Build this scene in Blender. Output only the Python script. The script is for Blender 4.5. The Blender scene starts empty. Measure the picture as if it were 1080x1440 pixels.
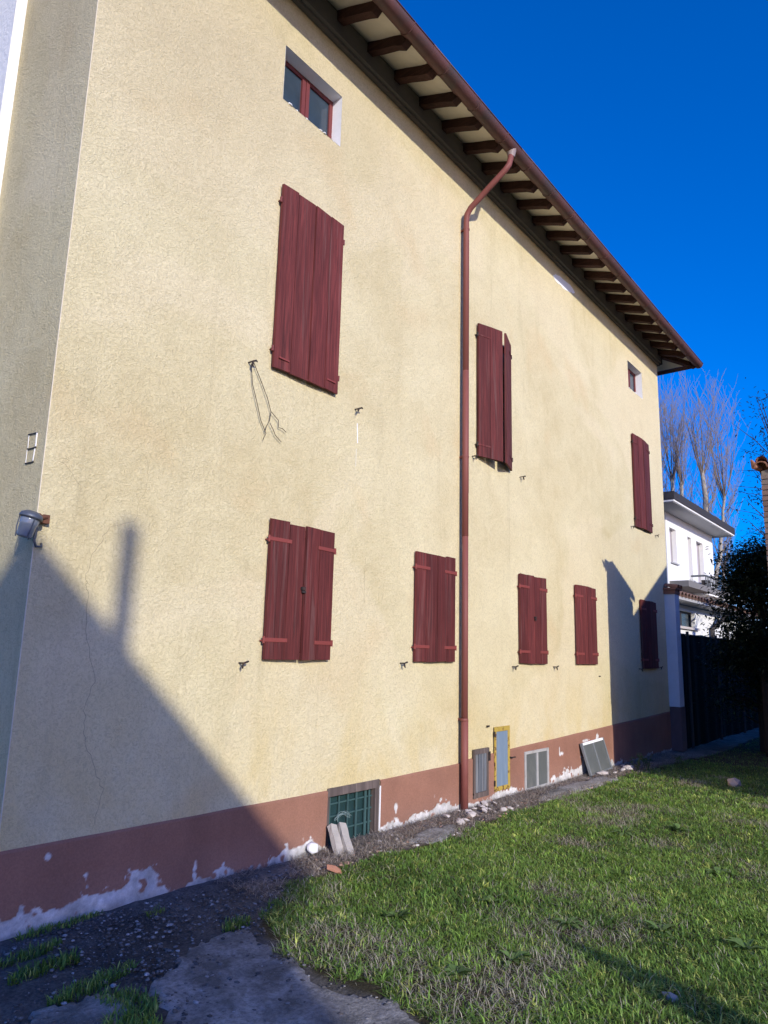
import bpy, bmesh, math, random
import numpy as np
from mathutils import Vector, Matrix, Euler, noise
random.seed(7); rng = np.random.default_rng(7)
sc = bpy.context.scene; COL = sc.collection
# ------------------------------------------------------------------ camera
F_PX = 1021.92
ROT = Matrix(((0.61250723, -0.16635999, -0.77276079),
              (-0.79006127, -0.09760091, -0.60520844),
              (0.02526032, 0.98122292, -0.19121585)))
CAM = Vector((0.0, -4.436, 1.65))
cd = bpy.data.cameras.new('camera'); cam = bpy.data.objects.new('camera', cd); COL.objects.link(cam)
cam.matrix_world = Matrix.Translation(CAM) @ ROT.to_4x4()
cd.sensor_fit = 'VERTICAL'; cd.sensor_height = 36.0; cd.lens = 36.0 * F_PX / 1440.0
cd.clip_start = 0.05; cd.clip_end = 3000
sc.camera = cam
# ------------------------------------------------------------------ light
SR, ST = 0.50, 0.40      # sun: sideways and upward run per metre away from the wall
SUN_TO = Vector((-SR, -1.0, ST)).normalized()
EL = math.asin(SUN_TO.z); AZ = math.atan2(SUN_TO.x, SUN_TO.y)
w = bpy.data.worlds.new('World'); sc.world = w; w.use_nodes = True
wn = w.node_tree.nodes; wl = w.node_tree.links
bg = wn['Background']
sky = wn.new('ShaderNodeTexSky'); sky.sky_type = 'NISHITA'; sky.sun_disc = False
sky.sun_elevation = EL; sky.sun_rotation = AZ; sky.altitude = 0; sky.air_density = 1.0; sky.dust_density = 0.8; sky.ozone_density = 4.0
hs = wn.new('ShaderNodeHueSaturation'); hs.inputs['Saturation'].default_value = 1.42
tn = wn.new('ShaderNodeMix'); tn.data_type = 'RGBA'; tn.blend_type = 'MULTIPLY'; tn.inputs[0].default_value = 1.0
tn.inputs[7].default_value = (0.88, 0.84, 1.18, 1.0)
wl.new(sky.outputs[0], tn.inputs[6]); wl.new(tn.outputs[2], hs.inputs['Color']); wl.new(hs.outputs[0], bg.inputs['Color'])
bg.inputs['Strength'].default_value = 0.112
sl = bpy.data.lights.new('sun', 'SUN'); sl.energy = 2.3; sl.angle = math.radians(0.53); sl.color = (1.0, 0.93, 0.80)
so = bpy.data.objects.new('sun', sl); COL.objects.link(so)
so.rotation_euler = SUN_TO.to_track_quat('Z', 'Y').to_euler(); so.location = (-10, -20, 20)
sc.view_settings.view_transform = 'Standard'; sc.view_settings.look = 'None'
sc.view_settings.exposure = 0.9; sc.view_settings.gamma = 1.0; sc.view_settings.use_curve_mapping = False

# ------------------------------------------------------------------ pixel -> direction helpers (photo pixels)
def ray(px, py): return ROT @ Vector((px - 540.0, -(py - 720.0), -F_PX))
def aty(px, py, y=0.0):
    r = ray(px, py); return CAM + r * ((y - CAM.y) / r.y)
def atx(px, py, x):
    r = ray(px, py); return CAM + r * ((x - CAM.x) / r.x)
def atg(px, py, z=0.0):
    r = ray(px, py); return CAM + r * ((z - CAM.z) / r.z)
def atd(px, py, d):
    r = ray(px, py); return CAM + r * (d / math.hypot(r.x, r.y))

# ------------------------------------------------------------------ object helpers
def tag(o, label=None, cat=None, group=None, kind=None):
    for k, v in (('label', label), ('category', cat), ('group', group), ('kind', kind)):
        if v: o[k] = v
    return o
def link(o, parent=None, loc=None):
    COL.objects.link(o)
    if parent is not None:
        o.parent = parent; o.matrix_parent_inverse = Matrix.Translation(-ABS[parent.name])
    ABS[o.name] = Vector(loc or (0, 0, 0))
    return o
ABS = {}
def empty(name, loc, **kw):
    o = bpy.data.objects.new(name, None); o.location = loc; o.empty_display_size = 0.2
    link(o, None, loc); tag(o, **kw); return o
class MB:
    """collects shapes in world coordinates, builds ONE mesh object"""
    def __init__(s): s.v = []; s.f = []; s.sm = False
    def quad(s, *p):
        n = len(s.v); s.v += [tuple(q) for q in p]; s.f.append(tuple(range(n, n + len(p)))); return s
    def box(s, x0, y0, z0, x1, y1, z1, M=None, jit=0.0):
        n = len(s.v)
        for z in (z0, z1):
            for x, y in ((x0, y0), (x1, y0), (x1, y1), (x0, y1)):
                p = Vector((x, y, z))
                if jit: p += Vector((random.uniform(-jit, jit), random.uniform(-jit, jit), random.uniform(-jit, jit)))
                s.v.append(tuple(M @ p if M else p))
        s.f += [tuple(n + i for i in q) for q in ((3, 2, 1, 0), (4, 5, 6, 7), (0, 1, 5, 4), (1, 2, 6, 5), (2, 3, 7, 6), (3, 0, 4, 7))]
        return s
    def tube(s, pts, r, k=8, cap=True):
        pts = [Vector(p) for p in pts]
        rs = r if isinstance(r, (list, tuple)) else [r] * len(pts)
        n = len(s.v); up = None
        for i, p in enumerate(pts):
            d = (pts[min(i + 1, len(pts) - 1)] - pts[max(i - 1, 0)]).normalized()
            if up is None: up = d.orthogonal().normalized()
            up = (up - d * up.dot(d)).normalized() if (up - d * up.dot(d)).length > 1e-4 else d.orthogonal().normalized()
            b = d.cross(up)
            for j in range(k):
                a = 2 * math.pi * j / k
                s.v.append(tuple(p + (up * math.cos(a) + b * math.sin(a)) * rs[i]))
        for i in range(len(pts) - 1):
            for j in range(k):
                a = n + i * k + j; c = n + i * k + (j + 1) % k
                s.f.append((a, c, c + k, a + k))
        if cap:
            s.f.append(tuple(n + j for j in reversed(range(k)))); m = n + (len(pts) - 1) * k
            s.f.append(tuple(m + j for j in range(k)))
        return s
    def lathe(s, prof, M, k=16):
        n = len(s.v)
        for r, z in prof:
            for j in range(k):
                a = 2 * math.pi * j / k; s.v.append(tuple(M @ Vector((r * math.cos(a), r * math.sin(a), z))))
        for i in range(len(prof) - 1):
            for j in range(k):
                a = n + i * k + j; c = n + i * k + (j + 1) % k
                s.f.append((a, c, c + k, a + k))
        return s
    def rock(s, c, r, M=None, flat=0.6):
        n = len(s.v); ph = random.random() * 100
        for p in ICO_V:
            q = p * (1 + 0.35 * noise.noise(p * 1.3 + Vector((ph, ph * .7, 0))))
            s.v.append((c[0] + q.x * r[0], c[1] + q.y * r[1], c[2] + q.z * r[2]))
        s.f += [tuple(n + i for i in f) for f in ICO_F]
        return s
    def build(s, name, mat, parent=None, smooth=False, bevel=0.0, **kw):
        me = bpy.data.meshes.new(name); me.from_pydata(s.v, [], s.f); me.validate()
        if bevel:
            bm = bmesh.new(); bm.from_mesh(me)
            bmesh.ops.recalc_face_normals(bm, faces=bm.faces)
            bmesh.ops.bevel(bm, geom=list(bm.edges), offset=bevel, segments=1, affect='EDGES'); bm.to_mesh(me); bm.free()
        me.materials.append(mat)
        if smooth: me.shade_smooth()
        o = bpy.data.objects.new(name, me); link(o, parent); tag(o, **kw)
        return o
bm_ = bmesh.new(); bmesh.ops.create_icosphere(bm_, subdivisions=1, radius=1)
bm_.verts.ensure_lookup_table()
ICO_V = [v.co.copy() for v in bm_.verts]; ICO_F = [tuple(v.index for v in f.verts) for f in bm_.faces]; bm_.free()

def np_mesh(name, V, F, mat, parent=None, colors=None, smooth=False, **kw):
    """V (n,3), F (m,k) arrays; optional per-vertex colours"""
    me = bpy.data.meshes.new(name); n = len(V); m, k = F.shape
    me.vertices.add(n); me.vertices.foreach_set('co', V.astype(np.float32).ravel())
    me.loops.add(m * k); me.loops.foreach_set('vertex_index', F.astype(np.int32).ravel())
    me.polygons.add(m); me.polygons.foreach_set('loop_start', np.arange(0, m * k, k, dtype=np.int32))
    me.update(calc_edges=True)
    if colors is not None:
        a = me.color_attributes.new('tint', 'FLOAT_COLOR', 'POINT')
        c = np.ones((n, 4), np.float32); c[:, :3] = colors; a.data.foreach_set('color', c.ravel())
    me.materials.append(mat)
    if smooth: me.shade_smooth()
    o = bpy.data.objects.new(name, me); link(o, parent); tag(o, **kw); return o

# ------------------------------------------------------------------ materials
def mat(name):
    m = bpy.data.materials.new(name); m.use_nodes = True
    nt = m.node_tree; return m, nt, nt.nodes['Principled BSDF']
def N(nt, t, **kw):
    n = nt.nodes.new(t)
    for k, v in kw.items():
        if hasattr(n, k) and k not in n.inputs: setattr(n, k, v)
        else: n.inputs[k].default_value = v
    return n
def coords(nt, scale=(1, 1, 1)):
    tc = N(nt, 'ShaderNodeTexCoord'); mp = N(nt, 'ShaderNodeMapping'); mp.inputs['Scale'].default_value = scale
    nt.links.new(tc.outputs['Object'], mp.inputs['Vector']); return mp.outputs[0]
def nz(nt, vec, scale, detail=4, rough=0.6, dist=0.0):
    n = N(nt, 'ShaderNodeTexNoise'); n.inputs['Scale'].default_value = scale; n.inputs['Detail'].default_value = detail
    n.inputs['Roughness'].default_value = rough; n.inputs['Distortion'].default_value = dist
    nt.links.new(vec, n.inputs['Vector']); return n.outputs['Fac']
def ramp(nt, fac, stops):
    r = N(nt, 'ShaderNodeValToRGB'); e = r.color_ramp.elements
    while len(e) < len(stops): e.new(0.5)
    for i, (p, c) in enumerate(stops):
        e[i].position = p; e[i].color = (*c, 1) if len(c) == 3 else c
    nt.links.new(fac, r.inputs[0]); return r.outputs[0]
def mixc(nt, fac, a, b, bt='MIX'):
    n = N(nt, 'ShaderNodeMix'); n.data_type = 'RGBA'; n.blend_type = bt
    for s, v in ((0, fac), (6, a), (7, b)):
        if hasattr(v, 'is_linked'): nt.links.new(v, n.inputs[s])
        else: n.inputs[s].default_value = (v if s == 0 else (*v, 1))
    return n.outputs[2]
def math_(nt, op, a, b=0.0):
    n = N(nt, 'ShaderNodeMath'); n.operation = op
    for s, v in ((0, a), (1, b)):
        if hasattr(v, 'is_linked'): nt.links.new(v, n.inputs[s])
        else: n.inputs[s].default_value = v
    return n.outputs[0]
def bump(nt, bs, h, strength, dist, prev=None):
    b = N(nt, 'ShaderNodeBump'); b.inputs['Strength'].default_value = strength; b.inputs['Distance'].default_value = dist
    nt.links.new(h, b.inputs['Height'])
    if prev: nt.links.new(prev, b.inputs['Normal'])
    nt.links.new(b.outputs[0], bs.inputs['Normal']); return b.outputs[0]
def G(v): return (v, v, v)

def m_stucco(name, c0, c1, spot=None, bumpd=0.015, house=False):
    m, nt, bs = mat(name); v = coords(nt)
    big = nz(nt, v, 0.55, 5, 0.6, 0.4); mid = nz(nt, v, 3.5, 5, 0.65, 0.8)
    col = mixc(nt, ramp(nt, big, [(0.32, G(0)), (0.68, G(1))]), c0, c1)
    col = mixc(nt, ramp(nt, mid, [(0.35, G(0)), (0.75, G(0.45))]), col, tuple(x * 1.10 for x in c1))
    st = coords(nt, (2.2, 2.2, 0.35)); stain = nz(nt, st, 1.6, 6, 0.65, 0.6)
    col = mixc(nt, ramp(nt, stain, [(0.56, G(0)), (0.78, G(0.35))]), col, tuple(x * 0.70 for x in c0))
    rep_ = nz(nt, coords(nt, (1, 1, 1.3)), 0.33, 3, 0.45, 1.2)
    col = mixc(nt, ramp(nt, rep_, [(0.50, G(0)), (0.56, G(0.38))]), col, tuple(min(1, a_ * b_) for a_, b_ in zip(c1, (1.10, 1.08, 1.16))))
    rs_ = nz(nt, coords(nt, (5.5, 5.5, 0.22)), 1.0, 5, 0.7, 0.3)
    col = mixc(nt, ramp(nt, rs_, [(0.60, G(0)), (0.76, G(0.30))]), col, tuple(x * 0.62 for x in c0))
    if spot: col = mixc(nt, ramp(nt, nz(nt, v, 0.9, 3, 0.5, 0.5), [(0.60, G(0)), (0.74, G(0.45))]), col, spot)
    if house:      # damp ochre bloom low on the wall, darker tan high up by the near corner
        sx = N(nt, 'ShaderNodeSeparateXYZ'); nt.links.new(v, sx.inputs[0])
        def band(sock, a, b, c, d):
            mr = N(nt, 'ShaderNodeMapRange'); mr.interpolation_type = 'SMOOTHSTEP'; nt.links.new(sock, mr.inputs[0])
            for i, q in enumerate((a, b, c, d)): mr.inputs[i + 1].default_value = q
            return mr.outputs[0]
        lowm = math_(nt, 'MULTIPLY', band(sx.outputs[2], 0.4, 1.9, 1.0, 0.0), ramp(nt, nz(nt, coords(nt, (1.6, 1.6, 0.9)), 1.0, 5, 0.65, 0.6), [(0.38, G(0)), (0.64, G(0.75))]))
        col = mixc(nt, lowm, col, (0.70, 0.565, 0.265))
        hi = math_(nt, 'MULTIPLY', band(sx.outputs[2], 3.5, 7.0, 0.0, 1.0), band(sx.outputs[0], 3.0, 7.5, 0.62, 0.12))
        hi = math_(nt, 'MULTIPLY', hi, ramp(nt, nz(nt, v, 0.8, 5, 0.6, 0.5), [(0.30, G(0.35)), (0.65, G(1))]))
        col = mixc(nt, hi, col, (0.50, 0.42, 0.255))
    worm = nz(nt, v, 46, 4, 0.66, 1.3); fine = nz(nt, v, 150, 4, 0.75)
    pit = ramp(nt, worm, [(0.36, G(0)), (0.55, G(1))])
    col = mixc(nt, math_(nt, 'MULTIPLY', math_(nt, 'SUBTRACT', 1.0, pit), 0.34), col, tuple(x * 0.55 for x in c0))
    nt.links.new(col, bs.inputs['Base Color']); bs.inputs['Roughness'].default_value = 0.92
    bs.inputs['Specular IOR Level'].default_value = 0.15
    h = math_(nt, 'ADD', math_(nt, 'MULTIPLY', worm, 1.0), math_(nt, 'MULTIPLY', fine, 0.35))
    h = math_(nt, 'ADD', h, math_(nt, 'MULTIPLY', mid, 1.1))
    bump(nt, bs, h, 0.9, bumpd); return m
def m_plain(name, c, rough=0.7, metal=0.0, var=0.18, scale=14, bd=0.002, spec=0.3, c2=None, c2r=(0.55, 0.75), dist=0.5, stretch=(1, 1, 1)):
    m, nt, bs = mat(name); v = coords(nt, stretch)
    a = nz(nt, v, scale, 6, 0.65, dist)
    col = mixc(nt, a, tuple(x * (1 - var) for x in c), tuple(min(1, x * (1 + var)) for x in c))
    if c2: col = mixc(nt, ramp(nt, nz(nt, v, scale * 0.6, 6, 0.7, dist), [(c2r[0], G(0)), (c2r[1], G(1))]), col, c2)
    nt.links.new(col, bs.inputs['Base Color']); bs.inputs['Roughness'].default_value = rough
    bs.inputs['Metallic'].default_value = metal; bs.inputs['Specular IOR Level'].default_value = spec
    if bd: bump(nt, bs, nz(nt, v, scale * 4, 5, 0.65), 0.6, bd)
    return m
def m_wood(name, c, dark, worn, wear=(0.60, 0.78), axis='z', sc_=1.0):
    m, nt, bs = mat(name)
    s = {'z': (46 * sc_, 46 * sc_, 1.6 * sc_), 'y': (46 * sc_, 1.8 * sc_, 46 * sc_), 'x': (1.8 * sc_, 46 * sc_, 46 * sc_)}[axis]
    v = coords(nt, s); oi = N(nt, 'ShaderNodeObjectInfo')
    va = N(nt, 'ShaderNodeVectorMath'); va.operation = 'ADD'; nt.links.new(v, va.inputs[0])
    cm = N(nt, 'ShaderNodeCombineXYZ'); r9 = math_(nt, 'MULTIPLY', oi.outputs['Random'], 97.0)
    for i in range(3): nt.links.new(r9, cm.inputs[i])
    nt.links.new(cm.outputs[0], va.inputs[1]); v = va.outputs[0]
    g = nz(nt, v, 1.0, 6, 0.7, 0.5); g2 = nz(nt, v, 0.35, 5, 0.65, 0.8)
    col = mixc(nt, ramp(nt, g, [(0.35, G(0)), (0.62, G(1))]), dark, c)
    v2 = coords(nt, (9, 9, 1.2)); big = nz(nt, v2, 1.0, 5, 0.65, 0.5)
    col = mixc(nt, ramp(nt, big, [(0.40, G(0.0)), (0.66, G(0.8))]), col, tuple(x * 0.50 for x in c))
    col = mixc(nt, ramp(nt, g2, [(wear[0], G(0)), (wear[1], G(0.75))]), col, worn)
    br = math_(nt, 'ADD', math_(nt, 'MULTIPLY', oi.outputs['Random'], 0.35), 0.82)
    hv = N(nt, 'ShaderNodeHueSaturation'); nt.links.new(col, hv.inputs['Color']); nt.links.new(br, hv.inputs['Value'])
    nt.links.new(hv.outputs[0], bs.inputs['Base Color']); bs.inputs['Roughness'].default_value = 0.75
    bs.inputs['Specular IOR Level'].default_value = 0.25
    bump(nt, bs, g, 0.7, 0.004); return m
def m_glass(name, c, rough=0.08):
    m, nt, bs = mat(name); v = coords(nt)
    a = nz(nt, v, 5, 5, 0.6, 0.4)
    nt.links.new(mixc(nt, a, tuple(x * 0.6 for x in c), tuple(x * 1.4 for x in c)), bs.inputs['Base Color'])
    bs.inputs['Roughness'].default_value = rough; bs.inputs['Specular IOR Level'].default_value = 0.6
    bump(nt, bs, nz(nt, v, 3, 2, 0.5), 0.15, 0.004); return m
def m_tint(name, rough=0.6, trans=0.0, spec=0.2, var=0.25, scale=30):
    m, nt, bs = mat(name)
    a = N(nt, 'ShaderNodeAttribute'); a.attribute_name = 'tint'
    v = coords(nt); f = nz(nt, v, scale, 3, 0.6)
    col = mixc(nt, 1.0, a.outputs['Color'], ramp(nt, f, [(0.3, G(1 - var)), (0.7, G(1 + var))]), 'MULTIPLY')
    nt.links.new(col, bs.inputs['Base Color']); bs.inputs['Roughness'].default_value = rough
    bs.inputs['Specular IOR Level'].default_value = spec
    if trans:
        tr = N(nt, 'ShaderNodeBsdfTranslucent'); nt.links.new(col, tr.inputs['Color'])
        mx = N(nt, 'ShaderNodeMixShader'); mx.inputs[0].default_value = trans
        nt.links.new(bs.outputs[0], mx.inputs[1]); nt.links.new(tr.outputs[0], mx.inputs[2])
        nt.links.new(mx.outputs[0], nt.nodes['Material Output'].inputs[0])
    return m

STUCCO = m_stucco('ochre_stucco', (0.62, 0.525, 0.295), (0.76, 0.685, 0.435), spot=(0.69, 0.53, 0.29), house=True)
WHITE = m_plain('white_plaster', (0.86, 0.87, 0.87), 0.9, var=0.08, scale=20, bd=0.004)
SHUT = m_wood('maroon_wood', (0.180, 0.040, 0.036), (0.055, 0.015, 0.014), (0.175, 0.10, 0.09), wear=(0.56, 0.74))
STRAP = m_plain('strap_paint', (0.22, 0.050, 0.042), 0.6, var=0.2, scale=40)
IRON = m_plain('dark_iron', (0.035, 0.028, 0.025), 0.7, var=0.4, scale=60, c2=(0.12, 0.05, 0.025))
PIPE = m_plain('pipe_paint', (0.21, 0.070, 0.058), 0.62, var=0.18, scale=9, c2=(0.30, 0.20, 0.18), c2r=(0.66, 0.72), bd=0.0015, spec=0.3, stretch=(1, 1, 0.3))
GUTTER = m_plain('gutter_paint', (0.11, 0.045, 0.040), 0.62, var=0.35, scale=5, c2=(0.06, 0.045, 0.042), c2r=(0.45, 0.7), bd=0.0015, spec=0.5)
RAFTER = m_wood('rafter_wood', (0.075, 0.032, 0.024), (0.032, 0.015, 0.012), (0.13, 0.075, 0.055), axis='y')
SOFFIT = m_plain('soffit_tiles', (0.72, 0.66, 0.54), 0.9, var=0.15, scale=6, bd=0.003)
CORN = m_plain('cornice_paint', (0.15, 0.14, 0.125), 0.9, var=0.2, scale=5, bd=0.005)
TILE = m_plain('terracotta', (0.30, 0.14, 0.085), 0.85, var=0.35, scale=9, c2=(0.14, 0.10, 0.08), bd=0.004)
FRAMEW = m_plain('maroon_frame', (0.16, 0.040, 0.038), 0.6, var=0.2, scale=20)
GLASS = m_glass('dusty_glass', (0.035, 0.055, 0.075), 0.15)
GREENG = m_glass('green_glass', (0.018, 0.045, 0.048), 0.25)
OLDW = m_wood('grey_wood', (0.17, 0.135, 0.12), (0.09, 0.07, 0.065), (0.30, 0.26, 0.24))
CONC = m_plain('concrete', (0.30, 0.285, 0.26), 0.95, var=0.25, scale=12, c2=(0.15, 0.14, 0.13), c2r=(0.5, 0.75), bd=0.006)
DARKIN = m_plain('unlit_black', (0.012, 0.011, 0.011), 0.95, var=0.2, bd=0)
ZINC = m_plain('zinc_sheet', (0.24, 0.26, 0.27), 0.55, metal=0.3, var=0.2, scale=6, c2=(0.38, 0.39, 0.38), c2r=(0.6, 0.8))
BARK = m_plain('bark', (0.34, 0.31, 0.26), 0.95, var=0.4, scale=7, c2=(0.10, 0.085, 0.07), bd=0.02)
TWIG = m_plain('twig', (0.21, 0.17, 0.14), 0.9, var=0.3, scale=3, bd=0)
DARKBARK = m_plain('dark_bark', (0.045, 0.035, 0.027), 0.95, var=0.3, scale=12, bd=.004)
LEAFT = m_tint('leaf', 0.5, 0.25, 0.3)
GRASST = m_tint('grass_blade', 0.45, 0.35, 0.4)
STONET = m_tint('stone', 0.95, 0, 0.1, 0.3, 60)

# ------------------------------------------------------------------ value noise (numpy)
_T = rng.random((256, 256))
def vn(x, y, s=1.0, off=0.0):
    x = np.asarray(x) * s + 37.3 + off; y = np.asarray(y) * s + 91.7 + off * 1.7
    xi = np.floor(x).astype(int); yi = np.floor(y).astype(int); fx = x - xi; fy = y - yi
    fx = fx * fx * (3 - 2 * fx); fy = fy * fy * (3 - 2 * fy)
    g = lambda a, b: _T[a % 256, b % 256]
    return (g(xi, yi) * (1 - fx) + g(xi + 1, yi) * fx) * (1 - fy) + (g(xi, yi + 1) * (1 - fx) + g(xi + 1, yi + 1) * fx) * fy
def fbm(x, y, s, o=4, off=0.0):
    t = 0; a = 0.5; n = 0
    for i in range(o): t = t + a * vn(x, y, s * 2 ** i, off + i * 13.1); n += a; a *= 0.5
    return t / n
def inpoly(x, y, poly):
    x = np.asarray(x); y = np.asarray(y); c = np.zeros(x.shape, bool); j = len(poly) - 1
    for i in range(len(poly)):
        xi, yi = poly[i]; xj, yj = poly[j]
        cond = ((yi > y) != (yj > y)) & (x < (xj - xi) * (y - yi) / (yj - yi + 1e-12) + xi)
        c ^= cond; j = i
    return c
def gz(x, y):       # gentle unevenness of the yard
    return (fbm(x, y, 1.3, 3, 5.0) - 0.5) * 0.05

# ================================================================== GROUND
m, nt, bs = mat('far_ground'); v = coords(nt)
nt.links.new(mixc(nt, nz(nt, v, 1.2, 6), (0.035, 0.055, 0.018), (0.10, 0.10, 0.05)), bs.inputs['Base Color']); bs.inputs['Roughness'].default_value = 1
MB().quad((-300, -300, -0.06), (300, -300, -0.06), (300, 300, -0.06), (-300, 300, -0.06)).build('ground', m, kind='structure')

LAWN = [(3.42, -0.86), (4.06, -0.46), (4.51, -0.42), (5.38, -0.52), (6.22, -0.58), (7.06, -0.46), (8.33, -0.45), (9.2, -0.5), (10.14, -0.52), (11.12, -0.40),
        (13, -0.55), (15, -0.7), (24, -0.6), (24, -7), (2.6, -7), (2.75, -3.3), (3.02, -2.42), (3.18, -2.12), (3.10, -1.67), (3.22, -1.4), (3.30, -1.1)]
gx = np.arange(-2, 26.01, 0.06); gy = np.arange(-8, 0.35, 0.06)
X, Y = np.meshgrid(gx, gy, indexing='ij'); lawn = inpoly(X, Y, LAWN)
Z = gz(X, Y) + (fbm(X, Y, 9, 3, 2) - .5) * 0.022 - 0.012
bank = np.clip(1 - np.abs(Y) / 0.35, 0, 1) * (0.035 * fbm(X, Y, 2.5, 3, 8)); Z = Z + bank
d1 = fbm(X, Y, 3.0, 5, 20)[..., None]; d2 = fbm(X, Y, 14, 3, 30)[..., None]
dirt = np.array([0.21, 0.185, 0.16]) * (0.55 + 0.9 * d1) * (0.6 + 0.8 * d2)
grav = np.array([0.125, 0.118, 0.108]) * (0.5 + 0.9 * d1) * (0.6 + 0.8 * d2)
gm = np.clip((4.2 - X) / 1.2, 0, 1)[..., None]
colr = dirt * (1 - gm) + grav * gm
soil = np.array([0.075, 0.065, 0.038]) * (0.5 + d1)
colr = np.where(lawn[..., None], soil, colr)
ni, nj = X.shape; idx = np.arange(ni * nj).reshape(ni, nj)
F = np.stack([idx[:-1, :-1], idx[1:, :-1], idx[1:, 1:], idx[:-1, 1:]], -1).reshape(-1, 4)
GROUNDM = m_tint('yard_soil', 0.95, 0, 0.1, 0.35, 55)
_nt = GROUNDM.node_tree; bump(_nt, _nt.nodes['Principled BSDF'], nz(_nt, coords(_nt), 70, 6, 0.75), 0.9, 0.02)
np_mesh('yard_ground', np.stack([X, Y, Z], -1).reshape(-1, 3), F, GROUNDM, colors=colr.reshape(-1, 3), smooth=True, kind='structure')

# broken concrete path: irregular slabs lying in the gravel
def slab(name, poly, z, th, material, parent=None, res=0.035, seed=0, **kw):
    px = [p[0] for p in poly]; py = [p[1] for p in poly]
    xs = np.arange(min(px) - .1, max(px) + .1, res); ys = np.arange(min(py) - .1, max(py) + .1, res)
    A, B = np.meshgrid(xs, ys, indexing='ij')
    A2 = A + (fbm(A, B, 5, 4, seed) - .5) * 0.22; B2 = B + (fbm(A, B, 5, 4, seed + 40) - .5) * 0.22
    ins = inpoly(A2, B2, poly)
    Zs = gz(A, B) + z + (fbm(A, B, 7, 4, seed + 3) - .5) * 0.02
    Zs = np.where(ins, Zs, Zs - th)
    n0, n1 = A.shape; ix = np.arange(n0 * n1).reshape(n0, n1)
    keep = np.zeros((n0 - 1, n1 - 1), bool)
    for a in (0, 1):
        for b in (0, 1): keep |= ins[a:n0 - 1 + a, b:n1 - 1 + b]
    Fq = np.stack([ix[:-1, :-1], ix[1:, :-1], ix[1:, 1:], ix[:-1, 1:]], -1)[keep]
    used, inv = np.unique(Fq, return_inverse=True); Vv = np.stack([A, B, Zs], -1).reshape(-1, 3)[used]
    return np_mesh(name, Vv, inv.reshape(Fq.shape), material, parent, smooth=True, **kw)
PATHM, nt, bs = mat('worn_path_concrete'); v = coords(nt)
pb = nz(nt, v, 2.2, 5, 0.7, 0.3); pf = nz(nt, v, 38, 4, 0.75); pg = nz(nt, v, 120, 2, 0.7)
pc_ = mixc(nt, ramp(nt, pb, [(0.40, G(0)), (0.60, G(1))]), (0.16, 0.153, 0.14), (0.40, 0.385, 0.365))
pc_ = mixc(nt, ramp(nt, pf, [(0.35, G(0.6)), (0.58, G(0))]), pc_, (0.085, 0.08, 0.07))
pc_ = mixc(nt, ramp(nt, pg, [(0.62, G(0)), (0.70, G(0.6))]), pc_, (0.42, 0.41, 0.39))
nt.links.new(pc_, bs.inputs['Base Color']); bs.inputs['Roughness'].default_value = 0.95; bs.inputs['Specular IOR Level'].default_value = 0.15
bump(nt, bs, math_(nt, 'ADD', pf, math_(nt, 'MULTIPLY', pb, 0.8)), 0.9, 0.02)
slab('concrete_path', [(2.44, -1.16), (2.75, -0.90), (3.02, -0.82), (3.30, -0.86), (3.24, -1.1), (3.16, -1.4), (3.06, -1.67), (3.14, -2.1), (2.98, -2.44), (2.7, -3.4), (0.2, -3.6), (0.6, -2.2), (2.0, -1.9)], 0.004, 0.03, PATHM, seed=11, kind='structure')
slab('concrete_path', [(1.70, -1.15), (1.98, -0.93), (2.28, -1.02), (2.30, -1.22), (2.05, -1.5), (1.4, -1.6)], 0.006, 0.04, PATHM, seed=23, kind='structure')
slab('concrete_path', [(5.55, -0.42), (5.99, -0.24), (6.42, -0.34), (6.3, -0.52), (5.86, -0.58)], 0.022, 0.05, PATHM, seed=31, kind='structure')
slab('concrete_path', [(8.2, -0.36), (8.9, -0.22), (9.8, -0.2), (10.5, -0.28), (10.4, -0.50), (9.2, -0.46), (8.5, -0.45)], 0.024, 0.05, PATHM, seed=37, kind='structure')

# ================================================================== FARMHOUSE
XL, XR, YB = 2.17, 14.88, 9.5
ZT = 8.06
house = empty('farmhouse', (8.5, 4.5, 0), label='old ochre stuccoed farmhouse with maroon plank shutters and brown plinth', cat='house')
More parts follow.
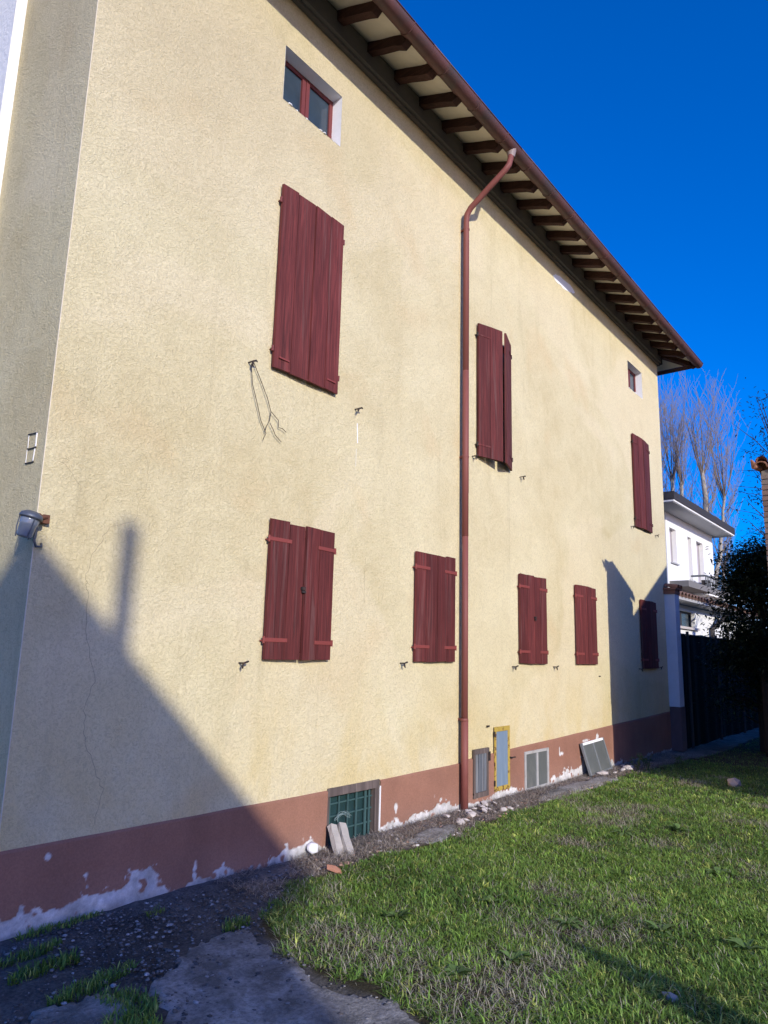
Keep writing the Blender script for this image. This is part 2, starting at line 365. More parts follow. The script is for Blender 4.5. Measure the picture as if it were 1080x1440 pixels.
# windows: kind, x0,x1,z0,z1
SH = {'up1': (4.02, 4.85, 4.04, 5.79), 'lo1': (4.10, 4.89, 1.585, 2.72), 'lo2': (6.19, 6.95, 1.58, 2.715), 'up2': (7.46, 8.31, 4.05, 5.80),
      'lo3': (8.51, 9.28, 1.57, 2.715), 'lo4': (10.28, 11.05, 1.57, 2.73), 'lo5': (13.13, 13.97, 1.51, 2.715), 'up3': (13.06, 13.97, 4.04, 5.80)}
OPEN = [(a + .05, b - .05, c + .05, d - .05, 0.16) for a, b, c, d in SH.values()]
ATT = [(3.985, 4.795, 6.665, 7.245, 0.17), (13.06, 13.86, 6.71, 7.26, 0.17)]
CELL = (4.965, 5.695, 0.0, 0.478, 0.07)
OPEN += ATT + [CELL]
def facade(x0, x1, z0, z1, y, openings, mb=None, back=True):
    """front sheet at y with openings recessed to y+depth"""
    mb = mb or MB(); back_mb = []
    xs = sorted({x0, x1, *[o[0] for o in openings], *[o[1] for o in openings]}); zs = sorted({z0, z1, *[o[2] for o in openings], *[o[3] for o in openings]})
    for i in range(len(xs) - 1):
        for j in range(len(zs) - 1):
            cx = (xs[i] + xs[i + 1]) / 2; cz = (zs[j] + zs[j + 1]) / 2
            if any(o[0] < cx < o[1] and o[2] < cz < o[3] for o in openings): continue
            mb.quad((xs[i], y, zs[j]), (xs[i + 1], y, zs[j]), (xs[i + 1], y, zs[j + 1]), (xs[i], y, zs[j + 1]))
    for a, b, c, d, dp in openings:
        mb.quad((a, y, c), (a, y, d), (a, y + dp, d), (a, y + dp, c)); mb.quad((b, y, d), (b, y, c), (b, y + dp, c), (b, y + dp, d))
        mb.quad((a, y, d), (b, y, d), (b, y + dp, d), (a, y + dp, d)); mb.quad((b, y, c), (a, y, c), (a, y + dp, c), (b, y + dp, c))
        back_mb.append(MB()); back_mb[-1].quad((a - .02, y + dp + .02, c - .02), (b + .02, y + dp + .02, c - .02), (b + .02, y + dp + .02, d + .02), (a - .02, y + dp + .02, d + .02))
    return mb, back_mb
mb, bk = facade(XL, XR, -0.1, ZT, 0.0, OPEN)
mb.quad((XL, YB, -.1), (XL, 0, -.1), (XL, 0, ZT), (XL, YB, ZT)); mb.quad((XR, 0, -.1), (XR, YB, -.1), (XR, YB, ZT), (XR, 0, ZT)); mb.quad((XR, YB, -.1), (XL, YB, -.1), (XL, YB, ZT), (XR, YB, ZT))
mb.build('wall', STUCCO, house); [b_.build('unlit_backing', DARKIN, house) for b_ in bk]  # near-black sheets behind the openings, room darkness put into the colour
# thin chipped arris bead of the corner
MB().box(XL - .0015, -.0015, .49, XL + .004, .004, 7.7, jit=0.0).build('corner_bead', m_plain('bead', (0.70, 0.62, 0.46), .9, scale=30, bd=.003), house)

# plinth: fine grid, plaster broken away along the foot
PT = [(XL, .483), (4.97, .474), (7.06, .492), (7.2, .515), (8.2, .545), (11.7, .637), (XR, .72)]
BR = [(2.17, .15), (2.5, .20), (2.75, .22), (2.85, .12), (3.0, .17), (3.2, .20), (3.32, .10), (3.42, .0), (3.62, .10), (3.7, .06), (3.9, .09), (4.0, .02), (4.3, .04), (4.5, .09), (4.75, .16), (4.85, .10), (4.95, .0),
      (5.72, .08), (5.9, .15), (6.1, .10), (6.4, .13), (6.8, .16), (7.1, .09), (7.4, .10), (7.7, .10), (8.0, .12), (8.3, .12), (8.55, .05), (9.3, .08), (9.7, .18), (10.1, .22), (10.4, .28), (10.8, .2), (11.4, .2), (11.6, .14), (12.2, .05), (14.88, .05)]
def interp(x, t): return np.interp(x, [p[0] for p in t], [p[1] for p in t])
PX = np.arange(XL, XR + .001, 0.009); PU = np.linspace(0, 1, 60)
A, U = np.meshgrid(PX, PU, indexing='ij'); top = interp(A, PT)
ZP = -0.08 + (top + 0.08) * U
ZP = np.where(U == 1, top + (vn(A, A * 0, 3.0) - .5) * 0.006, ZP)
brk = interp(A, BR) * np.where(A < 3.3, .85, .66) * (0.25 + 1.5 * fbm(A, ZP * 1.5, 5, 3, 3)) + (fbm(A, ZP, 14, 2, 9) - .5) * 0.09
isl = np.zeros_like(A)
for cx, cz, rx, rz in ((2.47, .405, .02, .022), (9.72, .37, .09, .025), (9.66, .42, .012, .05), (3.58, .10, .02, .07), (11.0, .48, .05, .10), (10.55, .48, .14, .02), (6.62, .22, .012, .012), (5.95, .2, .03, .05)):
    isl = np.maximum(isl, 1 - np.sqrt(((A - cx) / rx) ** 2 + ((ZP - cz) / rz) ** 2) + (fbm(A, ZP, 30, 3) - .5) * .9)
mask = np.clip(np.maximum((brk - ZP) / 0.005, isl * 4), 0, 1)
chip = (fbm(A, ZP, 20, 2, 77) - .66) * 14 * (ZP < brk + .035)
mask = np.clip(np.maximum(mask, chip), 0, 1) * np.clip(1 - (fbm(A, ZP, 17, 2, 78) - .70) * 14, 0, 1)
incell = (A > CELL[0] - .004) & (A < CELL[1] + .004)
YP = -0.016 + mask * 0.015 + (fbm(A, ZP, 2, 3) - .5) * .004 - mask * fbm(A, ZP, 12, 3, 4) * 0.024
YP = np.where(U == 1, 0.001, YP)
pc = np.array([0.285, 0.145, 0.100]) * (0.82 + 0.36 * fbm(A, ZP, 3.0, 4, 6)[..., None]) * (0.93 + .14 * (fbm(A, ZP * .15, 9, 3, 44)[..., None]))
low = np.clip(1 - ZP / 0.30, 0, 1)[..., None] * fbm(A, ZP, 5, 4, 60)[..., None]
pc = pc * (1 - 0.35 * low) + np.array([.30, .22, .19]) * 0.35 * low
wc = np.array([0.60, 0.59, 0.57]) * (0.35 + 0.75 * fbm(A, ZP, 8, 4, 16)[..., None] + .45 * fbm(A, ZP, 28, 2, 19)[..., None]) * (1 - .35 * np.clip(1 - ZP / .08, 0, 1)[..., None])
pcol = pc * (1 - mask[..., None]) + wc * mask[..., None]
n0, n1 = A.shape; ix = np.arange(n0 * n1).reshape(n0, n1)
Fq = np.stack([ix[:-1, :-1], ix[1:, :-1], ix[1:, 1:], ix[:-1, 1:]], -1)
cm_ = (PX[:-1] + .006); keepc = ~((cm_ > CELL[0]) & (cm_ < CELL[1]))
PLM = m_tint('plinth_paint', 0.9, 0, 0.15, 0.12, 90)
_nt = PLM.node_tree; bump(_nt, _nt.nodes['Principled BSDF'], nz(_nt, coords(_nt), 60, 5, 0.7), 0.5, 0.006)
np_mesh('plinth', np.stack([A, YP, ZP], -1).reshape(-1, 3), Fq[keepc].reshape(-1, 4), PLM, house, colors=pcol.reshape(-1, 3), smooth=True)
MB().box(XL - .014, -.012, -.1, XL - .001, YB, .483).build('plinth', m_plain('plinth_side', (0.285, 0.145, 0.10), .9, scale=4), house)

# cornice, wall plate
OV = 0.66
MB().box(XL - .05, -.05, 7.765, XR + .05, -.002, 7.80).box(XL - .09, -.09, 7.80, XR + .09, -.002, 8.05).build('cornice', CORN, house)
MB().box(XR + .002, -.05, 7.765, XR + .05, YB, 7.80).box(XR + .002, -.09, 7.80, XR + .09, YB, 8.05).build('cornice', CORN, house)
# rafters
def raf(x, y0=-.06, y1=-.615):
    z = lambda y: 7.935 + (y + .1) * .355
    mb = MB(); w_ = random.uniform(.042, .055); hh = .115; n = len(mb.v)
    ys = [y0, -.25, -.45, -.545, y1]; notch = [0, 0, 0, -.012 + random.uniform(-.01, .01), .05 + random.uniform(-.015, .015)]
    for y, nt_ in zip(ys, notch):
        dx = random.uniform(-.006, .006)
        zb = z(y) + nt_ + random.uniform(-.005, .005); zt = z(y) + hh
        for a, b in ((-w_, zb), (w_, zb), (w_, zt), (-w_, zt)): mb.v.append((x + a + dx, y, b))
    for i in range(len(ys) - 1):
        for j in range(4):
            a = i * 4 + j; c = i * 4 + (j + 1) % 4; mb.f.append((a, c, c + 4, a + 4))
    mb.f += [(3, 2, 1, 0), (16, 17, 18, 19)]
    return mb.build('rafter', RAFTER, house)
x = 4.62 - 5 * .482
while x < 14.75: raf(x); x += .482
# hip rafter at the far corner and jack rafters of the end eave
def slant(p0, p1, w_, h_, name):
    p0 = Vector(p0); p1 = Vector(p1); d = p1 - p0; L = d.length; q = d.to_track_quat('X', 'Z').to_matrix().to_4x4()
    return MB().box(0, -w_, 0, L, w_, h_, Matrix.Translation(p0) @ q).build(name, RAFTER, house, bevel=.004)
slant((XR + .0, .0, 7.97), (XR + .60, -.60, 7.765), .05, .10, 'rafter')
slant((XL, 0, 7.97), (XL - .60, -.60, 7.765), .05, .10, 'rafter')
for k in range(6): slant((XR + .06, .35 + k * .9, 7.95), (XR + .60, .35 + k * .9, 7.755), .05, .10, 'rafter')
# soffit (sloping boards of flat bricks) and roof body
ez, iz = 7.872, 8.052
O1 = [(XL - .60, -.60), (XR + .60, -.60), (XR + .60, YB + .60), (XL - .60, YB + .60)]
I1 = [(XL, 0), (XR, 0), (XR, YB), (XL, YB)]
mb = MB()
for i in range(4):
    j = (i + 1) % 4
    mb.quad((*O1[j], ez), (*O1[i], ez), (*I1[i], iz + .04), (*I1[j], iz + .04))
mb.build('soffit', SOFFIT, house)
RZ = 8.052 + .04 + (YB / 2) * .355
rA = (XL + YB / 2, YB / 2, RZ + .1); rB = (XR - YB / 2, YB / 2, RZ + .1)
P = [(*p, ez + .05) for p in O1]
roof = MB().quad(P[0], P[1], rB, rA).quad(P[1], P[2], rB).quad(P[2], P[3], rA, rB).quad(P[3], P[0], rA)
for i in range(4): roof.quad((*O1[i], ez + .004), (*O1[(i + 1) % 4], ez + .004), P[(i + 1) % 4], P[i])
roof = roof.build('roof', TILE, house)
# eave course of barrel tiles
mbt = MB()
for i in range(4): pass
def barrel(L=.42, r0=.085, r1=.07):
    b = MB(); k = 7
    for t, r in ((0, r0), (L, r1)):
        for rr in (r, r - .014):
            for j in range(k):
                a = math.pi * j / (k - 1); b.v.append((math.cos(a) * rr, t, math.sin(a) * rr))
    for j in range(k - 1):
        b.f += [(j, j + 1, 2 * k + j + 1, 2 * k + j), (k + j + 1, k + j, 3 * k + j, 3 * k + j + 1), (j + 1, j, k + j, k + j + 1)]
    return b
bt = barrel().build('roof_tile', TILE, house, smooth=False)
tile_me = bt.data; bpy.data.objects.remove(bt)
x = XL - .55; n = 0
while x < XR + .6:
    o = bpy.data.objects.new('roof_tile', tile_me); COL.objects.link(o); o.parent = roof; o.matrix_parent_inverse = Matrix()
    o.location = (x, -.60 + random.uniform(-.015, .02), 7.885 + random.uniform(-.006, .012)); o.rotation_euler = (math.atan(.355), 0, random.uniform(-.04, .04)); x += .205
# gutter: half round, sections with joints
GY, GZ, GR = -.662, 7.872, .088
def gutter(x0, x1):
    mb = MB(); k = 12
    for x in (x0, x1):
        for r in (GR, GR - .004):
            for j in range(k + 1):
                a = math.pi + math.pi * j / k; mb.v.append((x, GY + math.cos(a) * r, GZ + math.sin(a) * r))
    n = k + 1
    for j in range(k):
        mb.f += [(j, j + 1, 2 * n + j + 1, 2 * n + j), (n + j + 1, n + j, 3 * n + j, 3 * n + j + 1)]
    mb.tube([(x0, GY - GR, GZ), (x1, GY - GR, GZ)], .009, 6)
    return mb.build('gutter', GUTTER, house, smooth=True)
gxs = [XL - .7, 3.4, 5.35, 7.3, 9.25, 11.2, 13.2, XR + .70]
for a, b in zip(gxs[:-1], gxs[1:]): gutter(a, b - .003)
for i, xx in enumerate(np.arange(2.4, 15.4, .65)):
    mb = MB(); mb.tube([(xx, GY + math.cos(math.pi + math.pi * j / 10) * (GR + .003), GZ + math.sin(math.pi + math.pi * j / 10) * (GR + .003)) for j in range(11)], .006, 5)
    mb.build('gutter_bracket', GUTTER, house)
MB().tube([(XR + .70, GY, GZ), (XR + .702, YB, GZ)], [.06, .06], 8).build('gutter', GUTTER, house)
# downpipe
PXX = 7.09
dp = MB().tube([(7.19, GY, 7.78), (7.17, GY, 7.69), (7.13, -.66, 7.58), (7.115, -.62, 7.52), (7.10, -.40, 7.36), (7.09, -.14, 7.17), (7.088, -.09, 7.10), (PXX, -.078, 7.0), (PXX, -.078, 5.0)], .0365, 14).build('downpipe', PIPE, house, smooth=True)
MB().tube([(PXX, -.078, 5.02), (PXX + .003, -.078, 3.0)], .038, 14).build('pipe_section', PIPE, dp, smooth=True)
MB().tube([(PXX + .003, -.078, 3.03), (PXX + .01, -.076, .95)], .0365, 14).build('pipe_section', PIPE, dp, smooth=True)
MB().tube([(PXX + .01, -.076, .97), (PXX + .015, -.074, .02)], .041, 14).build('pipe_section', PIPE, dp, smooth=True)
MB().lathe([(.043, 7.72), (.047, 7.74), (.062, 7.80), (.090, 7.87)], Matrix.Translation((7.19, GY, 0)), 12).build('outlet', m_plain('zinc_outlet', (.30, .24, .23), .5, var=.2), dp, smooth=True)
for z in (6.9, 3.95, .96):
    MB().lathe([(.041, z - .014), (.044, z), (.041, z + .014)], Matrix.Translation((PXX + .003, -.077, 0)), 14).box(PXX - .008, -.04, z - .012, PXX + .014, .0, z + .012).build('pipe_clamp', PIPE, dp)
MB().tube([(7.25, -.013, 6.86), (7.253, -.013, 5.3), (7.258, -.013, 3.55)], .010, 8).build('conduit', PIPE, house)

# --------------------------------------------------- shutters
def shutter(name, bulge=(.0, .0), planks=(2, 2), straps=True, gap=.006, zsag=(0, 0), seed=0, strapmat=None, weather=.012):
    random.seed(seed); x0, x1, z0, z1 = SH[name]; mid = (x0 + x1) / 2
    for side in (0, 1):
        W = (mid - x0); ang = math.asin(min(.9, bulge[side] / W)); Wd = W - gap / 2
        hx = x0 if side == 0 else x1
        base = Matrix.Translation((hx, -.012, z0 + zsag[side])) @ Matrix.Rotation(-ang if side == 0 else ang, 4, 'Z')
        s = 1 if side == 0 else -1; H = z1 - z0
        T = .026
        def bx(mb, a, ya, za, b, yb, zb, jit=0): 
            xa, xb = (a, b) if s == 1 else (-b, -a)
            return mb.box(xa, ya, za, xb, yb, zb, base, jit)
        back = MB(); bx(back, .03, -.006, .18, Wd - .03, .010, .272); bx(back, .03, -.006, H - .272, Wd - .03, .010, H - .18)
        bx(back, Wd * .3, -.005, .27, Wd * .3 + .07, .009, H - .27); sh = back.build('shutter', SHUT, house)
        n = planks[side]; cuts = [0] + [Wd * (k + random.uniform(-.08, .08)) / n for k in range(1, n)] + [Wd]
        for k in range(n):
            a, b = cuts[k] + .0015, cuts[k + 1] - .0015
            m_ = MB(); dz = random.uniform(-weather, weather); db = random.uniform(-weather * .5, weather * .5); yo = random.uniform(-.003, .003)
            # plank with slightly worn ragged ends and a bow
            nn = 5; seg = 7
            for iz_ in range(seg + 1):
                t = iz_ / seg; zz = db + (H + dz - db) * t
                e = random.uniform(-.0015, .0015)
                for xx, yy in ((a + e, -.006 + yo), (b + e, -.006 + yo), (b + e - .003, -.006 - T + yo), (a + e + .003, -.006 - T + yo)):
                    zj = zz + (random.uniform(-.004, .004) if iz_ in (0, seg) else 0)
                    m_.v.append(tuple(base @ Vector((xx * s, yy, zj))))
            for iz_ in range(seg):
                for j in range(4):
                    q = iz_ * 4 + j; c = iz_ * 4 + (j + 1) % 4; f = (q, c, c + 4, q + 4)
                    m_.f.append(f if s == -1 else tuple(reversed(f)))
            f0 = (0, 1, 2, 3); f1 = tuple(seg * 4 + i for i in (3, 2, 1, 0)); m_.f += [f0, f1]
            m_.build('plank', SHUT, sh)
        if straps is not None:
            for zz in (.135, H - .175):
                L = min(.235, Wd * .62) if straps else .20
                m_ = MB(); bx(m_, -.012, -.039, zz, L, -.0325, zz + .032 if straps else zz + .022)
                m_.build('strap_hinge', STRAP if straps else SHUT, sh, bevel=.0015)
                m_ = MB(); p = base @ Vector((-s * .012, -.030, zz - .012)); m_.tube([p, p + Vector((0, 0, .055))], .011, 8)
                m_.tube([p + Vector((0, 0, .02)), p + Vector((-s * .008, .035, .02))], .007, 6).build('pintle', IRON if not straps else STRAP, house)
        if side == 0 and name in ('lo1', 'lo3'):
            q = base @ Vector((s * (Wd - .01), -.045, H * .52)); MB().box(q.x - .012, q.y - .006, q.z - .035, q.x + .03, q.y + .008, q.z - .015).box(q.x - .02, q.y - .01, q.z - .01, q.x + .02, q.y + .01, q.z + .015).build('latch', IRON, sh)
shutter('up1', (.018, .02), (2, 2), None, .004, seed=1, weather=.004)
shutter('lo1', (.018, .03), (2, 2), True, .007, (0, -.008), seed=2, weather=.012)
shutter('lo2', (.012, .01), (2, 2), True, .004, seed=3)
shutter('up2', (.125, .14), (2, 2), False, .004, (0, .0), seed=4, weather=.008)
shutter('lo3', (.012, .01), (2, 2), True, .004, seed=5, weather=.005)
shutter('lo4', (.012, .01), (2, 2), True, .004, seed=6, weather=.005)
shutter('lo5', (.02, .02), (2, 2), True, .004, seed=8, weather=.005)
shutter('up3', (.03, .035), (2, 2), False, .004, seed=9, weather=.008)
for nm in ('up1',):
    x0, x1, z0, z1 = SH[nm]
    for xx, s in ((x0, -1), (x1, 1)):
        for zz in (z0 + .16, z1 - .17):
            MB().tube([(xx + s * .012, -.035, zz - .02), (xx + s * .012, -.035, zz + .03)], .012, 8).tube([(xx + s * .012, -.035, zz), (xx + s * .012, .0, zz)], .007, 6).build('pintle', FRAMEW, house)
    for s, xx in ((1, x0 + .05), (-1, x1 - .17)):
        MB().box(xx, -.062, z0 + .09, xx + .12, -.052, z0 + .105).build('strap_hinge', STRAP, house)
# hold-back irons
random.seed(21)
DOGS = [(3.88, 1.55), (5.99, 1.56), (8.35, 1.53), (9.54, 1.53), (3.78, 4.0), (5.16, 3.99), (7.37, 4.03), (8.61, 4.03), (12.88, 4.01), (14.23, 4.04), (13.0, 1.50), (14.08, 1.53), (2.98, 1.56)]
for i, (xx, zz) in enumerate(DOGS[:-1]):
    a = random.uniform(-.5, .5); b = random.uniform(-.3, .6)
    c = Vector((xx, -.055, zz)); u = Vector((math.sin(a) * .035, 0, -math.cos(a) * .035))
    MB().tube([(xx, .005, zz), c], .007, 6).tube([c, c + Vector((.028 + .01 * b, -.012, .012)), c + Vector((.042, -.008, .008 + .02 * b))], [.008, .009, .006], 6).tube([c, c + u * .8, c + u * 1.25 + Vector((.008, 0, 0))], [.008, .010, .005], 6).build('shutter_dog', IRON, house)
MB().tube([(7.71, .004, .85), (7.71, -.03, .85)], .008, 6).box(7.69, -.032, .84, 7.73, -.024, .86).build('wall_hook', IRON, house)
MB().tube([(11.17, .004, 1.39), (11.17, -.03, 1.39)], .009, 6).build('wall_hook', IRON, house)

# --------------------------------------------------- attic windows
def attic(a, b, c, d, dp, panes):
    e = .003
    MB().quad((b - e, -.001, c + e), (b - e, -.001, d - e), (b - e, dp, d - e), (b - e, dp, c + e)).quad((a + e, -.001, d - e), (a + e, -.001, c + e), (a + e, dp, c + e), (a + e, dp, d - e)) \
        .quad((a + e, -.001, c + e), (b - e, -.001, c + e), (b - e, dp, c + e), (a + e, dp, c + e)).quad((a + e, -.001, d - e), (a + e, dp, d - e), (b - e, dp, d - e), (b - e, -.001, d - e)).build('window_reveal', WHITE, house)
    y = dp - .045; t = .05; mid = (a + b) / 2
    fr = MB().box(a + .004, y, c + .004, a + t, dp + .01, d - .004).box(b - t, y, c + .004, b - .004, dp + .01, d - .004).box(a + t, y + .002, c + .004, b - t, dp + .01, c + t).box(a + t, y + .002, d - t, b - t, dp + .01, d - .004)
    fr = fr.build('window', FRAMEW, house)
    MB().box(mid - .048, y - .006, c + t, mid - .003, dp, d - t).build('stile', FRAMEW, fr); MB().box(mid + .003, y - .010, c + t, mid + .048, dp, d - t).build('stile', FRAMEW, fr)
    MB().box(a + t, y + .018, c + t, mid - .048, y + .024, d - t).build('pane', GLASS, fr); MB().box(mid + .048, y + .018, c + t, b - t, y + .024, d - t).build('pane', GLASS, fr)
    # ragged mortar on the sill edge
    random.seed(int(a * 10)); m_ = MB()
    for k in range(14): 
        xx = random.uniform(a + .03, b - .02); m_.rock((xx, random.uniform(-.006, .03), c + .002), (random.uniform(.015, .035), .015, random.uniform(.006, .014)))
    m_.build('sill_mortar', WHITE, house)
attic(*ATT[0], 2); attic(*ATT[1], 2)

# --------------------------------------------------- cellar window in the plinth
a, b, c, d, dp = CELL
fr = MB().box(a + .002, -.012, d - .062, b + .0, .05, d + .012, jit=.003).build('cellar_window', OLDW, house, bevel=.003)
MB().box(a + .002, -.006, -.02, a + .035, .05, d - .062).build('jamb', OLDW, fr, bevel=.003)
MB().box(b - .062, -.010, -.02, b - .002, .05, d - .062).build('jamb', OLDW, fr, bevel=.003)
MB().box(b + .001, -.018, .03, b + .012, .0, d - .05, jit=.002).build('mortar_edge', WHITE, fr)
MB().box(a + .03, .048, -.05, b - .06, .054, d - .06).build('pane', GREENG, fr)
GRM = m_plain('green_bar', (.045, .095, .095), .6, var=.25)
for xx, rr in ((a + .07, .006), (a + .19, .006), (a + .31, .006), (a + .43, .010), (b - .17, .014), (b - .115, .009)):
    MB().box(xx - rr, .02, -.02, xx + rr, .032, d - .065).build('bar', GRM, fr)
for zz in (.12, .24, .345): MB().box(a + .035, .030, zz - .006, b - .065, .042, zz + .006).build('bar', GRM, fr)
# tangle of wire netting at the left of the cellar window
random.seed(3); m_ = MB()
for k in range(6):
    cc = Vector((5.13 + random.uniform(-.03, .05), -.03 + random.uniform(-.02, .01), .20)); r = random.uniform(.07, .11)
    m_.tube([cc + Vector((math.cos(t) * r, random.uniform(-.012, .012), math.sin(t) * r * .75)) for t in np.linspace(.1 + random.random() * .4, math.pi - random.random() * .5, 9)], .0014, 4)
tag(m_.build('wire_coil', m_plain('wire', (.25, .33, .32), .5, var=.2)), 'small tangle of pale green wire behind the leaning bars at cellar window', 'wire')

# --------------------------------------------------- hatches right of the downpipe
a, b, c, d = 7.375, 7.70, .10, .60
fr = MB().box(a, -.034, c + .03, a + .035, -.013, d).box(b - .04, -.034, c + .03, b, -.013, d - .04).box(a, -.036, d - .04, b + .015, -.013, d + .012, jit=.003).box(a, -.036, c - .01, b, -.013, c + .045).build('wooden_hatch', OLDW, house)
BLUEW = m_wood('blue_grey_wood', (.15, .165, .185), (.07, .08, .095), (.36, .36, .36), wear=(.5, .7))
for k in range(4):
    xx = a + .037 + k * .0625; MB().box(xx, -.026 - .004 * (k % 2), c + .046, xx + .058, -.012, d - .042, jit=.002).build('board', BLUEW, fr, bevel=.002)
MB().box(b - .01, -.05, d - .13, b + .02, -.036, d - .03).build('hinge', IRON, fr)
a, b, c, d = 7.855, 8.225, .105, .83
RUSTY = m_plain('rusty_yellow', (.42, .30, .06), .75, var=.25, scale=22, c2=(.10, .045, .022), c2r=(.52, .60), bd=.003)
fr = MB().box(a, -.030, c, a + .04, -.015, d).box(b - .05, -.030, c, b, -.015, d).box(a + .04, -.031, d - .055, b - .05, -.015, d).box(a + .04, -.031, c, b - .05, -.015, c + .05).build('meter_hatch', RUSTY, house, bevel=.003)
MB().box(a + .04, -.024, c + .05, b - .05, -.016, d - .055).build('panel', m_plain('blue_panel', (.17, .235, .31), .5, var=.16, scale=5, c2=(.26, .31, .36), c2r=(.5, .8), stretch=(4, 4, .5)), fr)
MB().tube([(b - .01, -.03, .46), (b - .01, -.065, .46), (b + .06, -.07, .46)], .008, 6).build('handle', IRON, fr)
for zz in (.2, .75): MB().tube([(a - .004, -.03, zz - .03), (a - .004, -.03, zz + .03)], .009, 6).build('hinge', IRON, fr)
a, b, c, d = 8.615, 9.295, .015, .485
ALU = m_plain('dull_aluminium', (.40, .40, .385), .6, metal=.0, var=.18, scale=15, c2=(.30, .27, .24), c2r=(.55, .7))
fr = MB().box(a, -.032, c, a + .035, -.015, d).box(b - .045, -.032, c, b, -.015, d).box(a + .035, -.031, d - .035, b - .045, -.015, d).box(a + .035, -.031, c, b - .045, -.015, c + .03).build('low_window', ALU, house, bevel=.002)
mx_ = (a + b) / 2 + .0
MB().box(mx_ - .022, -.034, c + .03, mx_ + .022, -.016, d - .035).build('mullion', ALU, fr)
DG = m_plain('dusty_pane', (.115, .125, .12), .35, var=.2, scale=5, c2=(.22, .22, .20), c2r=(.5, .85), bd=0, spec=.5)
MB().box(a + .035, -.022, c + .03, mx_ - .022, -.016, d - .035).build('pane', DG, fr); MB().box(mx_ + .022, -.022, c + .03, b - .045, -.016, d - .035).build('pane', DG, fr)

# leaning zinc-framed panel
pTL = aty(815, 1046, -.035); pTR = aty(846, 1037, -.035); pBR = atg(859, 1081, .02); pBL = atg(829, 1092, .01)
pan = empty('leaning_panel', tuple((pBL + pBR) / 2), label='grey two-pane window sash leaning askew against the plinth by rubble', cat='panel')
nrm = (pTR - pBL).cross(pTL - pBR).normalized(); nrm = nrm if nrm.y < 0 else -nrm
def pq(u, v, o=0.0): return (pBL * (1 - u) + pBR * u) * (1 - v) + (pTL * (1 - u) + pTR * u) * v + nrm * o
def panel_piece(u0, u1, v0, v1, o0, o1, name, mt):
    m_ = MB(); lo = [pq(u, v, o0) for u, v in ((u0, v0), (u1, v0), (u1, v1), (u0, v1))]; hi = [pq(u, v, o1) for u, v in ((u0, v0), (u1, v0), (u1, v1), (u0, v1))]
    m_.v = [tuple(p) for p in lo + hi]; m_.f = [(3, 2, 1, 0), (4, 5, 6, 7), (0, 1, 5, 4), (1, 2, 6, 5), (2, 3, 7, 6), (3, 0, 4, 7)]
    return m_.build(name, mt, pan)
panel_piece(0.0, .05, 0, 1, 0, .03, 'frame_bar', ZINC); panel_piece(.95, 1, 0, 1, 0, .03, 'frame_bar', ZINC); panel_piece(.05, .95, .93, 1, 0, .03, 'frame_bar', WHITE); panel_piece(.05, .95, 0, .05, 0, .03, 'frame_bar', ZINC); panel_piece(.47, .52, .05, .93, .004, .026, 'frame_bar', ZINC)
panel_piece(.05, .47, .05, .93, .008, .016, 'pane', DG); panel_piece(.52, .95, .05, .93, .008, .016, 'pane', DG)

# --------------------------------------------------- marks on the wall
def strip(pts, w_, y, name, mt, parent):
    m_ = MB()
    for (xa, za), (xb, zb) in zip(pts[:-1], pts[1:]):
        d = Vector((xb - xa, 0, zb - za)); n = Vector((-d.z, 0, d.x)).normalized() * w_ / 2
        m_.quad((xa - n.x, y, za - n.z), (xb - n.x, y, zb - n.z), (xb + n.x, y, zb + n.z), (xa + n.x, y, za + n.z))
    return m_.build(name, mt, parent)
def ragged(pts, n=5, j=.012):
    out = []
    for (xa, za), (xb, zb) in zip(pts[:-1], pts[1:]):
        for k in range(n):
            t = k / n; out.append((xa + (xb - xa) * t + random.uniform(-j, j), za + (zb - za) * t + random.uniform(-j, j) * .5))
    return out + [pts[-1]]
CRACK = m_plain('crack_brown', (.33, .275, .18), .95, var=.3, bd=0)  # brown tone of the thin crack strips
random.seed(5)
strip(ragged([(2.67, 2.44), (2.61, 2.33), (2.55, 2.19), (2.54, 2.05), (2.56, 1.98), (2.59, 1.69), (2.67, 1.42), (2.62, 1.24), (2.64, 1.07), (2.73, .89), (2.8, .75), (2.77, .54)]), .003, -.0015, 'crack', CRACK, house)
strip(ragged([(2.89, 3.0), (2.94, 2.84), (2.87, 2.63), (2.86, 2.51), (2.67, 2.44)]), .0018, -.0015, 'crack', CRACK, house)
strip(ragged([(2.27, 2.81), (2.33, 2.79), (2.40, 2.70), (2.44, 2.66)]), .0018, -.0015, 'crack', CRACK, house)
strip(ragged([(5.39, 2.55), (5.38, 2.35), (5.39, 2.12)], 4, .004), .003, -.0015, 'crack', CRACK, house)
# patches of fallen plaster under the eave
random.seed(15); m_ = MB(); cx, cz = 10.2, 7.55; n_ = 26
ring = [(cx + math.cos(2 * math.pi * k / n_) * .42 * random.uniform(.85, 1.05), cz + .01 + math.sin(2 * math.pi * k / n_) * .085 * random.uniform(.75, 1.1) + .10 * math.cos(2 * math.pi * k / n_) * .3) for k in range(n_)]
m_.quad(*[(x_, -.004, z_) for x_, z_ in ring]); m_.build('plaster_patch', WHITE, house)
strip([(5.20, 3.86), (5.21, 3.75), (5.215, 3.66)], .012, -.0015, 'chalk_run', WHITE, house)
strip([(5.20, 3.60), (5.20, 3.42)], .004, -.0015, 'chalk_run', WHITE, house)
